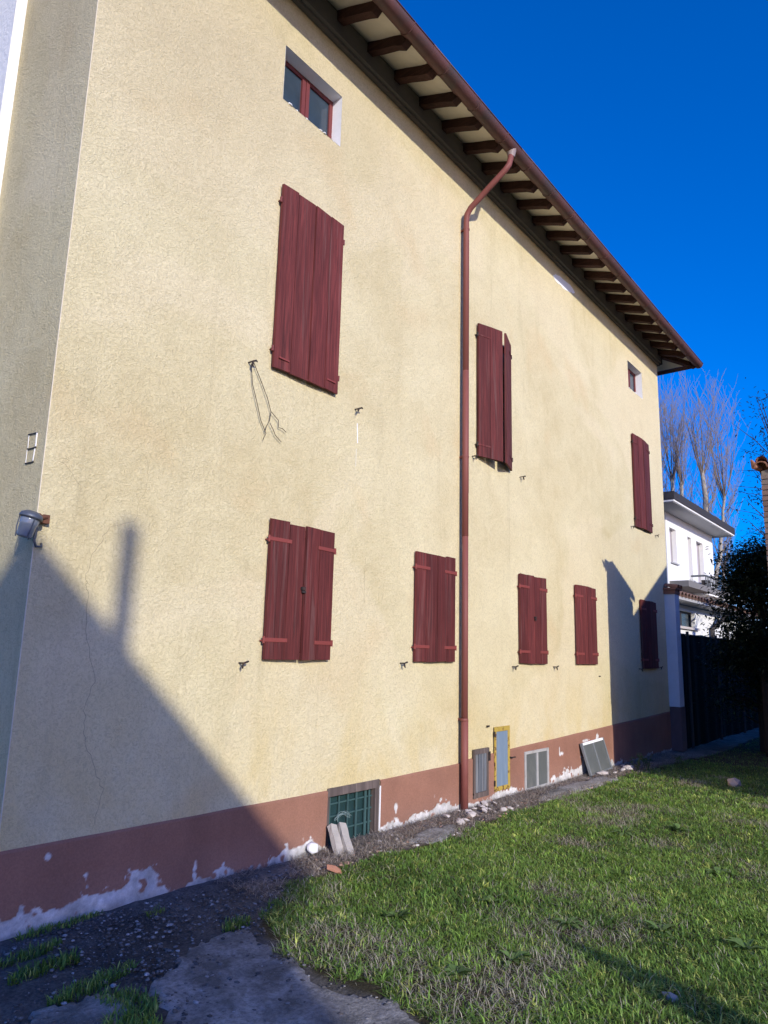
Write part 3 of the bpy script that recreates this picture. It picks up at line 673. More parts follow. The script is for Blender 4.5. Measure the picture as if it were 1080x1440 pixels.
# remains of two little frames on the gable
FW = m_plain('frame_white', (.75, .75, .75), .6, var=.1, bd=0); FD = m_plain('frame_dark', (.03, .03, .035), .6, bd=0)
def gy(px, py): return atx(px, py, XL)
def gbar(p, q, w_, mt, nm):
    a_ = gy(*p); b_ = gy(*q); a_.x = b_.x = XL - .006; MB().tube([a_, b_], w_, 5).build(nm, mt, house)
gbar((41, 611.5), (54, 608.5), .004, FD, 'tile_clip'); gbar((40, 632), (52, 629), .004, FD, 'tile_clip'); gbar((36.5, 652), (48, 649.5), .004, FD, 'tile_clip')
gbar((53.5, 609), (51.5, 628), .005, FW, 'tile_edge'); gbar((50.5, 631), (47.5, 648), .004, FW, 'tile_edge'); gbar((42, 613), (40.5, 630), .0025, FW, 'tile_edge'); gbar((39.5, 633), (37.5, 651), .0025, FW, 'tile_edge')
# white plastered annex wall standing slightly proud of the gable end
m_ = MB(); m_.box(XL - .085, 1.2, 3.6, XL - .002, 5.5, 7.7, jit=0); m_.build('white_annex_wall', m_plain('white_rough', (.82, .82, .80), .95, var=.1, scale=8, bd=.02), house)

# dangling wire
WIREM = m_plain('old_wire', (.05, .035, .03), .7, bd=0)
def wire(pts, r=.004): return [(x_, -.02 - .012 * random.random(), z_) for x_, z_ in pts]
m_ = MB()
for p_ in ([(3.79, 3.99), (3.82, 3.82), (3.87, 3.68), (3.93, 3.54), (4.0, 3.44), (3.97, 3.38)], [(3.81, 4.01), (3.92, 3.86), (3.99, 3.74), (4.04, 3.64), (4.03, 3.56), (4.0, 3.5), (3.98, 3.45)], [(4.04, 3.64), (4.13, 3.59), (4.14, 3.53), (4.18, 3.53), (4.23, 3.51)], [(4.03, 3.54), (4.08, 3.48), (4.10, 3.45), (4.18, 3.41)]):
    m_.tube(wire(p_), .0032, 5)
tag(m_.build('loose_wire', WIREM), 'thin frayed wire dangling on the wall below the tall shutters', 'wire')

# --------------------------------------------------- wall lamp at the corner
lc = atx(45, 724, XL - .06)
lamp = empty('wall_lamp', tuple(lc), label='grey metal wall lamp with glass jar on the house corner', cat='lamp')
LT = Matrix.Translation(lc) @ Euler((math.radians(8), math.radians(10), 0)).to_matrix().to_4x4()
MET = m_plain('lamp_metal', (.13, .145, .165), .45, metal=.4, var=.2, scale=20)
MB().lathe([(.0, .024), (.035, .022), (.062, .006), (.070, -.012), (.068, -.022), (.050, -.022)], LT, 20).build('lamp_cap', MET, lamp, smooth=True)
MB().lathe([(.052, -.018), (.056, -.03), (.053, -.055), (.0535, -.06), (.050, -.065), (.046, -.13), (.040, -.142), (.0, -.146)], LT, 20).build('lamp_jar', m_glass('lamp_glass', (.22, .25, .28), .12), lamp, smooth=True)
for k in range(3):
    t = 2 * math.pi * k / 3 + .5; MB().tube([LT @ Vector((math.cos(t) * .062, math.sin(t) * .062, -.01)), LT @ Vector((math.cos(t) * .058, math.sin(t) * .058, -.09)), LT @ Vector((math.cos(t) * .044, math.sin(t) * .044, -.148))], .004, 5).build('guard_wire', MET, lamp)
e = Vector((2.20, -.004, lc.z))
MB().tube([lc + Vector((.03, -.03, .0)), Vector((2.17, -.05, lc.z - .005)), Vector((2.215, -.035, lc.z + .005))], .014, 8).box(2.195, -.04, lc.z - .035, 2.235, -.001, lc.z + .02).build('bracket', m_plain('rust', (.14, .06, .035), .8, var=.4, scale=30), lamp)
MB().tube([Vector((2.15, -.05, lc.z - .02)), Vector((2.155, -.045, lc.z - .09)), Vector((2.15, -.04, lc.z - .15)), Vector((2.17, -.035, lc.z - .185)), Vector((2.205, -.03, lc.z - .18)), Vector((2.212, -.012, lc.z - .16))], .008, 7).build('cable', MET, lamp, smooth=True)

# --------------------------------------------------- pilaster at the far end
pil = empty('gate_pillar', (14.72, -.1, 0), label='white plastered gate pillar with terracotta tile cap at the house end', cat='pillar')
MB().box(14.60, -.205, .80, 14.88, -.003, 2.93).build('shaft', m_plain('pillar_white', (.62, .66, .70), .9, var=.12, scale=6), pil, bevel=.006)
MB().box(14.59, -.215, 0, 14.885, -.016, .797).build('base', m_plain('pillar_base', (.13, .09, .09), .9, var=.3, scale=6), pil)
MB().box(14.58, -.22, 2.93, 14.90, -.002, 3.01).box(14.55, -.25, 3.01, 14.93, -.001, 3.05).build('moulding', TILE, pil)
for k in range(2):
    o = bpy.data.objects.new('cap_tile', tile_me); COL.objects.link(o); o.parent = pil; o.matrix_parent_inverse = Matrix.Translation(-ABS[pil.name])
    o.location = (14.65 + k * .18, -.27, 3.045); o.scale = (1, .62, .8); o.rotation_euler = (math.radians(10), 0, 0)

# ================================================================== green netted fence
fence = empty('net_fence', (18.5, -.12, 0), label='dark green netting fence behind the gate pillar', cat='fence')
NET = m_plain('green_net', (.005, .008, .007), .9, var=.4, scale=3, bd=.004, spec=.1)
m_ = MB(); xs = np.arange(14.95, 26.1, .12)
for a_, b_ in zip(xs[:-1], xs[1:]):
    ya = -.12 + .02 * math.sin(a_ * 9); yb = -.12 + .02 * math.sin(b_ * 9); za = 2.19 + .02 * math.sin(a_ * 3.1); zb = 2.19 + .02 * math.sin(b_ * 3.1)
    m_.quad((a_, ya, -.05), (b_, yb, -.05), (b_, yb, zb), (a_, ya, za)); m_.quad((b_, yb + .008, -.05), (a_, ya + .008, -.05), (a_, ya + .008, za), (b_, yb + .008, zb))
m_.build('netting', NET, fence)
FP = m_plain('fence_post', (.06, .055, .05), .8)
for x in (15.4, 17.6, 19.8, 22.0, 24.2): MB().tube([(x, -.18, -.05), (x, -.18, 2.24)], .03, 8).build('post', FP, fence)
MB().tube([(14.95, -.15, 2.18), (26, -.15, 2.18)], .012, 6).build('rail', FP, fence)

# ================================================================== neighbours behind the fence
WH = m_plain('neighbour_white', (.80, .80, .78), .9, var=.05, scale=2, bd=.003)
GREYD = m_plain('dark_fascia', (.045, .04, .038), .7, var=.2, bd=0)
HY = 2.8
hx1 = aty(1004, 800, HY).x
def zz_(px, py, y=HY): return aty(px, py, y).z
ez2 = zz_(1003, 757)
whs = empty('white_house', ((21 + hx1) / 2, HY + 4, 0), label='white two-storey house with dark flat roof edge and balcony', cat='house')
wx = lambda px, py=780, y=HY: aty(px, py, y).x
wins = [(wx(943), wx(952), zz_(947, 791), zz_(943, 742), .25), (wx(968), wx(973), zz_(970, 815), zz_(968, 755), .25), (wx(980), wx(989), zz_(985, 820), zz_(980, 761), .25)]
wx0 = wx(938); mb, bk = facade(wx0, hx1, -.1, ez2 + .05, HY, wins)
mb.quad((hx1, HY, -.1), (hx1, HY + 9, -.1), (hx1, HY + 9, ez2 + .05), (hx1, HY, ez2 + .05)).quad((wx0, HY + 9, -.1), (wx0, HY, -.1), (wx0, HY, ez2 + .05), (wx0, HY + 9, ez2 + .05)).build('wall', WH, whs)
CURT = m_plain('pale_shutter', (.42, .38, .40), .8, var=.06, bd=0)
for a_, b_, c_, d_, dp_ in wins:
    f_ = MB().box(a_ + .002, HY + .14, c_ + .002, a_ + .07, HY + .2, d_ - .002).box(b_ - .07, HY + .14, c_ + .002, b_ - .002, HY + .2, d_ - .002).box(a_ + .07, HY + .14, d_ - .07, b_ - .07, HY + .2, d_ - .002).build('window', m_plain('window_frame_grey', (.35, .33, .33), .6, bd=0), whs)
    MB().box(a_ + .07, HY + .16, c_, b_ - .07, HY + .18, d_ - .07).build('pane', CURT, f_)
    MB().box(a_ - .05, HY - .06, c_ - .05, b_ + .05, HY + .02, c_ - .005).build('sill', m_plain('sill_grey', (.4, .4, .4), .8, bd=0), f_)
ov = min((k * .02 for k in range(20, 120)), key=lambda o_: abs(aty(1030, 754, HY - o_).z - (ez2 + .05)))
rx1 = aty(1031, 752, HY - ov).x; rx0 = aty(946, 697, HY - ov).x
rf = MB().box(rx0, HY - ov, ez2 + .05, rx1, HY + 9.5, ez2 + .10).build('roof', m_plain('soffit_grey', (.50, .51, .52), .9, var=.05, bd=0), whs)
MB().box(rx0 - .03, HY - ov - .03, ez2 + .07, rx1 + .03, HY + 9.6, ez2 + .13).build('trim', WH, rf)
MB().box(rx0 - .06, HY - ov - .06, ez2 + .13, rx1 + .06, HY + 9.7, ez2 + .38).build('fascia', GREYD, rf)
# balcony
bx0, bx1 = wx(968, 810, HY - .9), wx(1001, 810, HY - .05); bz0 = zz_(985, 823, HY - .9); bz1 = zz_(985, 799, HY - .9)
bx0 = wx(972, 810, HY); bx1 = hx1 - .1
bal = MB().box(bx0, HY - .55, bz0 - .12, bx1, HY - .002, bz0).build('balcony', WH, whs)
BARM = m_plain('rail_white', (.12, .13, .14), .6, bd=0)
MB().tube([(bx0, HY - .48, bz1), (bx1, HY - .48, bz1)], .035, 6).tube([(bx0, HY - .48, bz1), (bx0, HY, bz1)], .035, 6).build('handrail', BARM, bal)
for x in np.linspace(bx0, bx1, 16): MB().tube([(x, HY - .48, bz0), (x, HY - .48, bz1)], .02, 5).build('baluster', BARM, bal)
MB().box(bx0 + .5, HY - .42, bz0, bx0 + .85, HY - .2, bz1 - .1).build('pot', GREYD, bal)
# canopy below
cz0 = zz_(1000, 834, 2.2)
MB().box(wx(969, 830, 2.2), 2.2, cz0, wx(1050, 830, 2.2), HY - .002, cz0 + .20).build('canopy', m_plain('canopy_grey', (.20, .19, .18), .8, var=.15, bd=0), whs)
# annex with tiled eave
AY = 1.5
ann = empty('white_garage', (24, AY + .6, 0), label='low white garage with tiled eave and wide dark window', cat='garage')
ax0 = 17.0; ax1 = aty(1052, 880, AY).x; atz = zz_(985, 857, AY)
aw = [(wx(946, 868, AY), wx(977, 868, AY), zz_(962, 881, AY), zz_(962, 859, AY), .2)]
mb, bk = facade(ax0, ax1, -.1, atz, AY, aw)
mb.quad((ax1, AY, -.1), (ax1, HY - .004, -.1), (ax1, HY - .004, atz), (ax1, AY, atz)).build('wall', WH, ann)
for a_, b_, c_, d_, dp_ in aw:
    f_ = MB().box(a_, AY + .1, c_, a_ + .1, AY + .16, d_).box(b_ - .1, AY + .1, c_, b_, AY + .16, d_).box((a_ + b_) / 2 - .1, AY + .1, c_, (a_ + b_) / 2 + .1, AY + .16, d_).box(a_ + .1, AY + .102, d_ - .05, b_ - .1, AY + .158, d_).build('window', GREYD, ann)
    MB().box(a_ + .1, AY + .13, c_, (a_ + b_) / 2 - .1, AY + .14, d_ - .05).build('pane', GREENG, f_); MB().box((a_ + b_) / 2 + .1, AY + .13, c_, b_ - .1, AY + .14, d_ - .05).build('pane', GREENG, f_)
    MB().box(a_ - .2, AY - .08, c_ - .07, b_ + .2, AY + .02, c_ - .005).build('sill', m_plain('sill_pale', (.55, .5, .48), .8, bd=0), f_)
rf = MB().box(ax0, AY - .45, atz + .03, ax1 + .2, HY - .006, atz + .10).build('roof', m_plain('eave_grey_board', (.42, .42, .43), .9, bd=0), ann)  # plain grey board under the tiles
TILE2 = m_plain('pale_terracotta', (.25, .15, .11), .85, var=.25, scale=4, bd=0)
x = ax0
tb = barrel(1.6, .14, .12).build('roof_tile', TILE2, rf); tme = tb.data; bpy.data.objects.remove(tb)
while x < ax1 + .2:
    o = bpy.data.objects.new('roof_tile', tme); COL.objects.link(o); o.parent = rf; o.matrix_parent_inverse = Matrix()
    o.location = (x, AY - .5, atz + .09); o.rotation_euler = (math.radians(7), 0, 0); x += .30
px_ = wx(1002, 890, AY - .1)
MB().tube([(px_ + .9, AY - .45, atz + .02), (px_ + .5, AY - .3, atz - .25), (px_, AY - .1, atz - .55), (px_, AY - .1, 0)], .07, 8).build('downpipe', GREYD, ann, smooth=True)

# ================================================================== buildings beside and behind the camera (they cast the shade)
BRICKC = [(.19, .12, .095), (.22, .145, .115), (.16, .105, .085), (.22, .17, .14)]
BRM = [m_plain('brick_%d' % i, c, .95, var=.3, scale=25, bd=.004) for i, c in enumerate(BRICKC)]
MORT = m_plain('mortar', (.22, .19, .16), .95, var=.2, scale=20)
bx_, by_ = 10.33, -2.61
shed = empty('brick_wall', (10.46, -3.35, 0), label='tall brick boundary wall with tiled coping and upturned corner tile', cat='wall')
bx2, by2 = bx_ + .25, -4.5; ctop = lambda y: 4.13 + .17 * (by_ - y)
m_ = MB(); m_.v = [(x_, y_, z_) for x_ in (bx_ + .012, bx2 - .012) for y_, z_ in ((by_ - .012, -.1), (by2, -.1), (by2, ctop(by2)), (by_ - .012, ctop(by_)))]
m_.f = [(0, 1, 2, 3), (7, 6, 5, 4), (0, 4, 5, 1), (1, 5, 6, 2), (2, 6, 7, 3), (3, 7, 4, 0)]; m_.build('core', MORT, shed)
random.seed(9)
z = 2.0; row = 0
while z < 4.45:
    y = by_; first = True
    while y > by2 + .04:
        L = (.12 if (row % 2 and first) else .25); first = False; L2 = min(L, y - by2)
        if L2 < .04: break
        if z + .062 < ctop(y): MB().box(bx_ + random.uniform(-.006, .004), y - L2 + .005, z + .005, bx2 - random.uniform(-.006, .004), y - .005, z + .062, jit=.002).build('brick', random.choice(BRM), shed)
        y -= L
    z += .072; row += 1
for k in range(10):
    for s_ in (0, 1):
        o = bpy.data.objects.new('coping_tile', tile_me); COL.objects.link(o); o.parent = shed; o.matrix_parent_inverse = Matrix.Translation(-ABS[shed.name])
        yy = by_ - .03 - k * .2; o.location = (bx_ - .10 if s_ == 0 else bx2 + .10, yy, ctop(yy) + .02); o.rotation_euler = (math.radians(14), 0, -math.pi / 2 if s_ == 0 else math.pi / 2)
MB().tube([(bx_ + .05, by_ + .02, 4.19), (bx_ - .06, by_ + .05, 4.19), (bx_ - .14, by_ + .07, 4.26)], [.05, .045, .012], 7).build('corner_tile', TILE, shed)

barn = empty('barn', (16, -9, 0), label='ochre barn with gabled front and an added shading block opposite the farmhouse', cat='barn')
BY = -6.0; g0, g1, gr = 9.70, 14.9, 12.3
ge = 4.68; gp = ge + .54 * (gr - g0)
MB().quad((g0, BY, -.1), (g1, BY, -.1), (g1, BY, ge), (gr, BY, gp), (g0, BY, ge)).quad((g0, -12, -.1), (g0, BY, -.1), (g0, BY, ge), (g0, -12, ge)).quad((g1, -12, -.1), (g0, -12, -.1), (g0, -12, ge), (gr, -12, gp), (g1, -12, ge)).quad((g1, BY, -.1), (g1, -12, -.1), (g1, -12, ge), (g1, BY, ge)).build('wall', m_stucco('barn_stucco', (.5, .42, .3), (.56, .47, .34)), barn)
MB().quad((g0 - .3, BY + .1, ge - .16), (g0 - .3, -12.3, ge - .16), (gr, -12.3, gp), (gr, BY + .1, gp)).quad((gr, BY + .1, gp), (gr, -12.3, gp), (g1 + .3, -12.3, ge - .16), (g1 + .3, BY + .1, ge - .16)).build('roof', TILE, barn)
MB().box(14.91, -11, -.1, 27, BY, 4.55).build('added_shade_wing', m_stucco('shade_wing_stucco', (.5, .42, .3), (.56, .47, .34)), barn)  # unseen block added to keep the net fence in shade
MB().quad((15.22, BY + .15, 4.5), (27.2, BY + .15, 4.5), (27.2, -11, 5.6), (15.22, -11, 5.6)).build('roof', TILE, barn)  # roof over the added shading block
dr = MB().box(11.2, BY + .003, 0, 12.8, BY + .06, 2.4).build('door', SHUT, barn)
MB().tube([(12.6, BY + .08, 1.1), (12.6, BY + .08, 1.3)], .02, 6).build('handle', IRON, dr)

# narrow house behind the viewpoint, its gable square to the sun
hdir = Vector((-SR, -1.0, 0)).normalized(); hlen = math.hypot(SR, 1.0); SD = 16.0; S0 = Vector((3.4, 0, 0)); back_ = hdir * 5.0
def caster(x_, z_, extra=0.0):
    S = Vector((x_, 0, z_)); k = (SD + extra - (S - S0).dot(hdir)) / hlen
    return S + Vector((-SR, -1.0, ST)) * k
side = empty('side_house', tuple((caster(2.1, 0) + back_ * .5) * Vector((1, 1, 0))), label='narrow steep-roofed house with a chimney behind the viewpoint', cat='house')
def prism(pts, name, mt, depth=5.0):
    f_ = [caster(*p) for p in pts]; r_ = [p + hdir * depth for p in f_]; n = len(f_); m_ = MB(); m_.v = [tuple(p) for p in f_ + r_]
    m_.f = [tuple(range(n)), tuple(reversed(range(n, 2 * n)))] + [(i, i + n, (i + 1) % n + n, (i + 1) % n) for i in range(n)]
    return m_.build(name, mt, side)
gzz = -ST * SD / hlen - .3
prism([(3.86, gzz), (3.86, .62), (2.12, 2.28), (.3, .62), (.3, gzz)], 'wall', m_stucco('side_stucco', (.5, .45, .36), (.56, .5, .4)))
prism([(2.12, 2.38), (4.56, .03), (4.50, -.05), (3.88, -.22), (2.12, 2.2)], 'roof', TILE, .55); prism([(2.12, 2.375), (3.86, .70), (3.86, .58), (2.12, 2.265)], 'roof', TILE); prism([(2.12, 2.26), (-.3, .0), (-.36, .06), (2.12, 2.38)], 'roof', TILE)  # front roof overhang and solid bracket shaped to set the shadow edge
prism([(2.755, 1.4), (2.905, 1.4), (2.905, 2.50), (2.755, 2.50)], 'chimney', MORT, .35)

gp_ = empty('shadow_post', (4.50 - SR * 4.5, -2.35 - 4.5, 0), label='unseen pointed concrete post added for the shadow band on the lawn', cat='post')
bxp = Matrix.Translation((4.50 - SR * 4.5, -2.35 - 4.5, 0))  # out of view, added to cast the narrow shadow across the lawn
MB().box(-.10, -.10, -.1, .10, .10, 1.5, bxp).build('shaft', CONC, gp_, bevel=.01)
m_ = MB(); m_.v = [tuple(bxp @ Vector(p)) for p in ((-.11, -.11, 1.5), (.11, -.11, 1.5), (.11, .11, 1.5), (-.11, .11, 1.5), (0, 0, 1.82))]; m_.f = [(3, 2, 1, 0), (0, 1, 4), (1, 2, 4), (2, 3, 4), (3, 0, 4)]; m_.build('cap', CONC, gp_)

# ================================================================== things on the ground by the wall
def lean_bar(p0, p1, w_, t_, label):
    p0 = Vector(p0); p1 = Vector(p1); d = p1 - p0; L = d.length
    zq = d.normalized(); xq = Vector((1, .15, 0)); xq = (xq - zq * xq.dot(zq)).normalized(); yq = zq.cross(xq)
    M = Matrix.Translation(p0) @ Matrix((xq, yq, zq)).transposed().to_4x4()
    me_ = MB(); nseg = 5
    for i in range(nseg + 1):
        zz = L * i / nseg; tp = 1 - .12 * (i in (0, nseg))
        for a_, b_ in ((-w_, -t_), (w_, -t_), (w_, t_), (-w_, t_)): me_.v.append(tuple(M @ Vector((a_ * tp + random.uniform(-.004, .004), b_ + random.uniform(-.004, .004), zz + random.uniform(-.006, .006)))))
    for i in range(nseg):
        for j in range(4):
            q = i * 4 + j; c = i * 4 + (j + 1) % 4; me_.f.append((q, c, c + 4, q + 4))
    me_.f += [(3, 2, 1, 0), tuple(nseg * 4 + i for i in range(4))]
    return tag(me_.build('concrete_bar', m_plain('pale_concrete', (.42, .39, .35), .95, var=.22, scale=18, bd=.006)), label, 'concrete bar')
pa = atg(478, 1203, 0); pb = atg(493, 1203, 0)
lean_bar((pa.x, pa.y, -.01), (aty(467, 1161, -.06).x, -.06, aty(467, 1161, -.06).z), .042, .02, 'pale concrete bar leaning on the left side of the cellar window')
lean_bar((pb.x, pb.y, -.01), (aty(480, 1159, -.055).x, -.055, aty(480, 1159, -.055).z), .040, .02, 'second concrete bar leaning slanted in front of the cellar window glass')

random.seed(31)
def frag(pos, r, mt, name, label, cat, group=None):
    m_ = MB(); m_.rock((0, 0, 0), r); o = m_.build(name, mt); o.location = pos; o.rotation_euler = (random.uniform(-.4, .4), random.uniform(-.4, .4), random.uniform(0, 6)); return tag(o, label, cat, group)
PLF = m_plain('plaster_bit', (.55, .50, .46), .95, var=.25, scale=30)
for k in range(22):
    p = Vector((random.uniform(6.5, 7.75), random.uniform(-.42, -.06), 0)); r = random.uniform(.018, .05)
    frag((p.x, p.y, .01 + float(gz(p.x, p.y)) + r * .4), (r * 1.3, r, r * .5), PLF, 'plaster_fragment', 'pale plaster fragment in the rubble at the foot of the downpipe', 'rubble', 'plaster fragments by the downpipe')
for k in range(9):
    p = Vector((random.uniform(10.6, 11.7), random.uniform(-.35, -.08), 0)); r = random.uniform(.03, .08)
    frag((p.x, p.y, .02 + r * .3), (r * 1.4, r, r * .55), PLF, 'rubble_stone', 'rough stone lying in the rubble below the leaning sash', 'stone', 'stones below the leaning sash')
p = atg(470, 1226); frag((p.x, p.y, .02), (.07, .04, .025), m_plain('terracotta_bit', (.36, .17, .11), .9, scale=25), 'tile_shard', 'broken terracotta tile shard on the dirt below the concrete bars', 'shard')
p = atg(1033, 1106); frag((p.x, p.y, .05), (.13, .10, .06), m_plain('pink_stone', (.55, .42, .36), .9, scale=20), 'stone', 'pale pinkish stone on the lawn at the edge of the shade', 'stone')
p = atg(943, 1408); frag((p.x, p.y, .02), (.035, .05, .02), CONC, 'stone', 'small grey stone in the shadow band across the lawn', 'stone')
p = atg(443, 1194); frag((aty(437, 1196, -.05).x, -.06, .06), (.07, .05, .045), WHITE, 'plaster_lump', 'rounded white lump of plaster against the plinth beside cellar window', 'plaster lump').data.shade_smooth()

# gravel: uncountable small stones in the shade at the left
def stones(n, area, rr, colset, name, zoff=0.0, dens=None):
    V = []; Fc = []; Cc = []; ic = np.array([tuple(v) for v in ICO_V]); fc = np.array(ICO_F)
    c = 0
    while c < n:
        x = rng.uniform(area[0], area[1]); y = rng.uniform(area[2], area[3])
        if dens is not None and rng.random() > dens(x, y): continue
        if inpoly(np.array([x]), np.array([y]), LAWN)[0]: continue
        r = rr[0] * (rr[1] / rr[0]) ** (rng.random() ** 2.2); q = ic * (1 + rng.normal(0, .16, (len(ic), 1))) * np.array([r * rng.uniform(.8, 1.4), r * rng.uniform(.8, 1.3), r * .55])
        t = rng.random() * 6.28; q = np.stack([q[:, 0] * math.cos(t) - q[:, 1] * math.sin(t), q[:, 0] * math.sin(t) + q[:, 1] * math.cos(t), q[:, 2]], -1)
        V.append(q + np.array([x, y, float(gz(x, y)) + zoff + r * .2])); Fc.append(fc + c * len(ic)); Cc.append(np.repeat([np.array(colset[rng.integers(len(colset))]) * rng.uniform(.7, 1.25)], len(ic), 0)); c += 1
    return np_mesh(name, np.concatenate(V), np.concatenate(Fc), STONET, colors=np.concatenate(Cc), kind='stuff', label='loose grey gravel and white chips scattered on the bare ground', category='gravel')
def np_tag(*a, **k): pass
_old = np_mesh
def np_mesh(name, V, F, mat, parent=None, colors=None, smooth=False, label=None, category=None, **kw):
    o = _old(name, V, F, mat, parent, colors, smooth, **kw)
    if label: o['label'] = label; o['category'] = category
    return o
GC = [(.15, .145, .14), (.20, .19, .18), (.09, .088, .085), (.13, .11, .09), (.17, .165, .16), (.12, .115, .11), (.14, .12, .105), (.10, .095, .09), (.22, .21, .20), (.11, .10, .09), (.12, .11, .10), (.36, .35, .34)]
stones(6500, (1.2, 4.6, -2.6, -.03), (.003, .016), GC, 'gravel', dens=lambda x, y: (.25 + .75 * float(fbm(x, y, 2.2, 3, 50) > .45)) * (1.0 if y > -1.4 or x < 2.3 else .25))
stones(1500, (4.4, 12.0, -.60, -.03), (.005, .022), [(.30, .26, .22), (.22, .18, .15), (.45, .42, .40), (.35, .22, .17)], 'rubble_chips')

# ================================================================== grass
def blades(x, y, h, wdt, col, lean, name, material, tipc=None, label=None, cat=None, z0=None, curl=.6):
    n = len(x); ang = rng.uniform(0, 2 * np.pi, n); dirx = np.cos(ang); diry = np.sin(ang)
    z = gz(x, y) - .012 if z0 is None else z0
    hz = h * np.cos(lean); hr = h * np.sin(lean)
    sx = -diry * wdt / 2; sy = dirx * wdt / 2
    b0 = np.stack([x - sx, y - sy, z], -1); b1 = np.stack([x + sx, y + sy, z], -1)
    mx = x + dirx * hr * .4; my = y + diry * hr * .4; mz = z + hz * .6
    m0 = np.stack([mx - sx * .9, my - sy * .9, mz], -1); m1 = np.stack([mx + sx * .9, my + sy * .9, mz], -1)
    tp = np.stack([x + dirx * hr * (1 + curl * .3), y + diry * hr * (1 + curl * .3), z + hz * (1 - .12 * curl)], -1)
    V = np.stack([b0, b1, m1, m0, tp], 1).reshape(-1, 3); i = np.arange(n)[:, None] * 5
    F = np.concatenate([i + np.array([0, 1, 2]), i + np.array([0, 2, 3]), i + np.array([3, 2, 4])], 0)
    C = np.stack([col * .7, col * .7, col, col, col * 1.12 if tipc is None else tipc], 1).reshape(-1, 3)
    return np_mesh(name, V, F, material, colors=C, kind='stuff', label=label, category=cat)
def scatter(n, box, keep):
    x = rng.uniform(box[0], box[1], n); y = rng.uniform(box[2], box[3], n); k = keep(x, y); return x[k], y[k]
def lawnk(x, y): 
    xx = x + (fbm(x, y, 4, 3, 70) - .5) * .28; yy = y + (fbm(x, y, 4, 3, 80) - .5) * .28
    return inpoly(xx, yy, LAWN)
def palette(n, x, y):
    g0 = np.array([.10, .20, .035]); g1 = np.array([.25, .40, .070]); g2 = np.array([.50, .56, .14])
    t = np.clip(fbm(x, y, 1.6, 3, 90) * 1.6 - .3 + rng.normal(0, .22, n), 0, 1)[:, None]
    c = g0 * (1 - t) + g1 * t; yel = (rng.random(n) < .12)[:, None]
    return np.where(yel, g2, c) * rng.uniform(.7, 1.2, (n, 1))
parts_x = []; parts_y = []
for box, nn in (((2.8, 6.5, -5.0, -.25), 150000), ((6.5, 9.5, -5.0, -.25), 65000), ((9.5, 13.5, -4.6, -.25), 42000), ((13.5, 22, -4, -.3), 14000)):
    x, y = scatter(nn, box, lawnk); parts_x.append(x); parts_y.append(y)
x = np.concatenate(parts_x); y = np.concatenate(parts_y)
dry = fbm(x, y, 1.9, 4, 120) + np.clip((4.4 - x) * .20, 0, .20) - .065 + np.clip((y + .75) * .25, -.0, .1)
thin = rng.random(len(x)) < np.clip(1.25 - (dry - .53) * 5.0, .25, 1)
gx_, gy_ = x[thin], y[thin]; n = len(gx_)
hg = rng.uniform(.018, .048, n) * (0.75 + .6 * fbm(gx_, gy_, 2.3, 3, 140)); wg = rng.uniform(.003, .0068, n) * np.where(gx_ > 9, 1.4, 1)
blades(gx_, gy_, hg, wg, palette(n, gx_, gy_), rng.uniform(.3, 1.45, n), 'lawn_grass', GRASST, label='short uneven green grass of the yard lawn', cat='grass')
# broad-leaved tufts
cx_, cy_ = scatter(8500, (2.9, 12.5, -5, -.3), lawnk)
kk = rng.random(len(cx_)) < np.clip(1.3 - (fbm(cx_, cy_, 1.9, 4, 120) - .45) * 4, .15, 1) * np.where(cx_ > 8, .7, 1); cx_, cy_ = cx_[kk], cy_[kk]
rep = rng.integers(6, 15, len(cx_)); x = np.repeat(cx_, rep) + rng.normal(0, .018, rep.sum()); y = np.repeat(cy_, rep) + rng.normal(0, .018, rep.sum()); n = len(x)
tcol = np.repeat(palette(len(cx_), cx_, cy_) * rng.uniform(.8, 1.5, (len(cx_), 1)), rep, 0) * rng.uniform(.85, 1.15, (n, 1))
blades(x, y, np.repeat(rng.uniform(.03, .082, len(cx_)), rep) * rng.uniform(.6, 1.1, n), rng.uniform(.004, .010, n), tcol, rng.uniform(.5, 1.40, n), 'grass_tufts', GRASST, label='broad-bladed grass tufts standing out of the short lawn', cat='grass', curl=1.2)
# dry straw among the green
x, y = scatter(130000, (2.7, 12, -5, -.25), lambda a, b: lawnk(a, b))
dry = fbm(x, y, 1.9, 4, 120) + np.clip((4.4 - x) * .20, 0, .20) - .065 + np.clip((y + .75) * .25, 0, .1)
k = rng.random(len(x)) < np.clip((dry - .50) * 5.5, .12, 1); x, y = x[k], y[k]; n = len(x)
sc_ = np.array([.54, .49, .355]) * rng.uniform(.55, 1.25, (n, 1)) * np.array([1, 1, 1])
blades(x, y, rng.uniform(.03, .09, n), rng.uniform(.002, .0045, n), sc_, rng.uniform(.7, 1.45, n), 'dry_grass', GRASST, label='bleached dry straw matted through the lawn and along its edge', cat='dry grass')
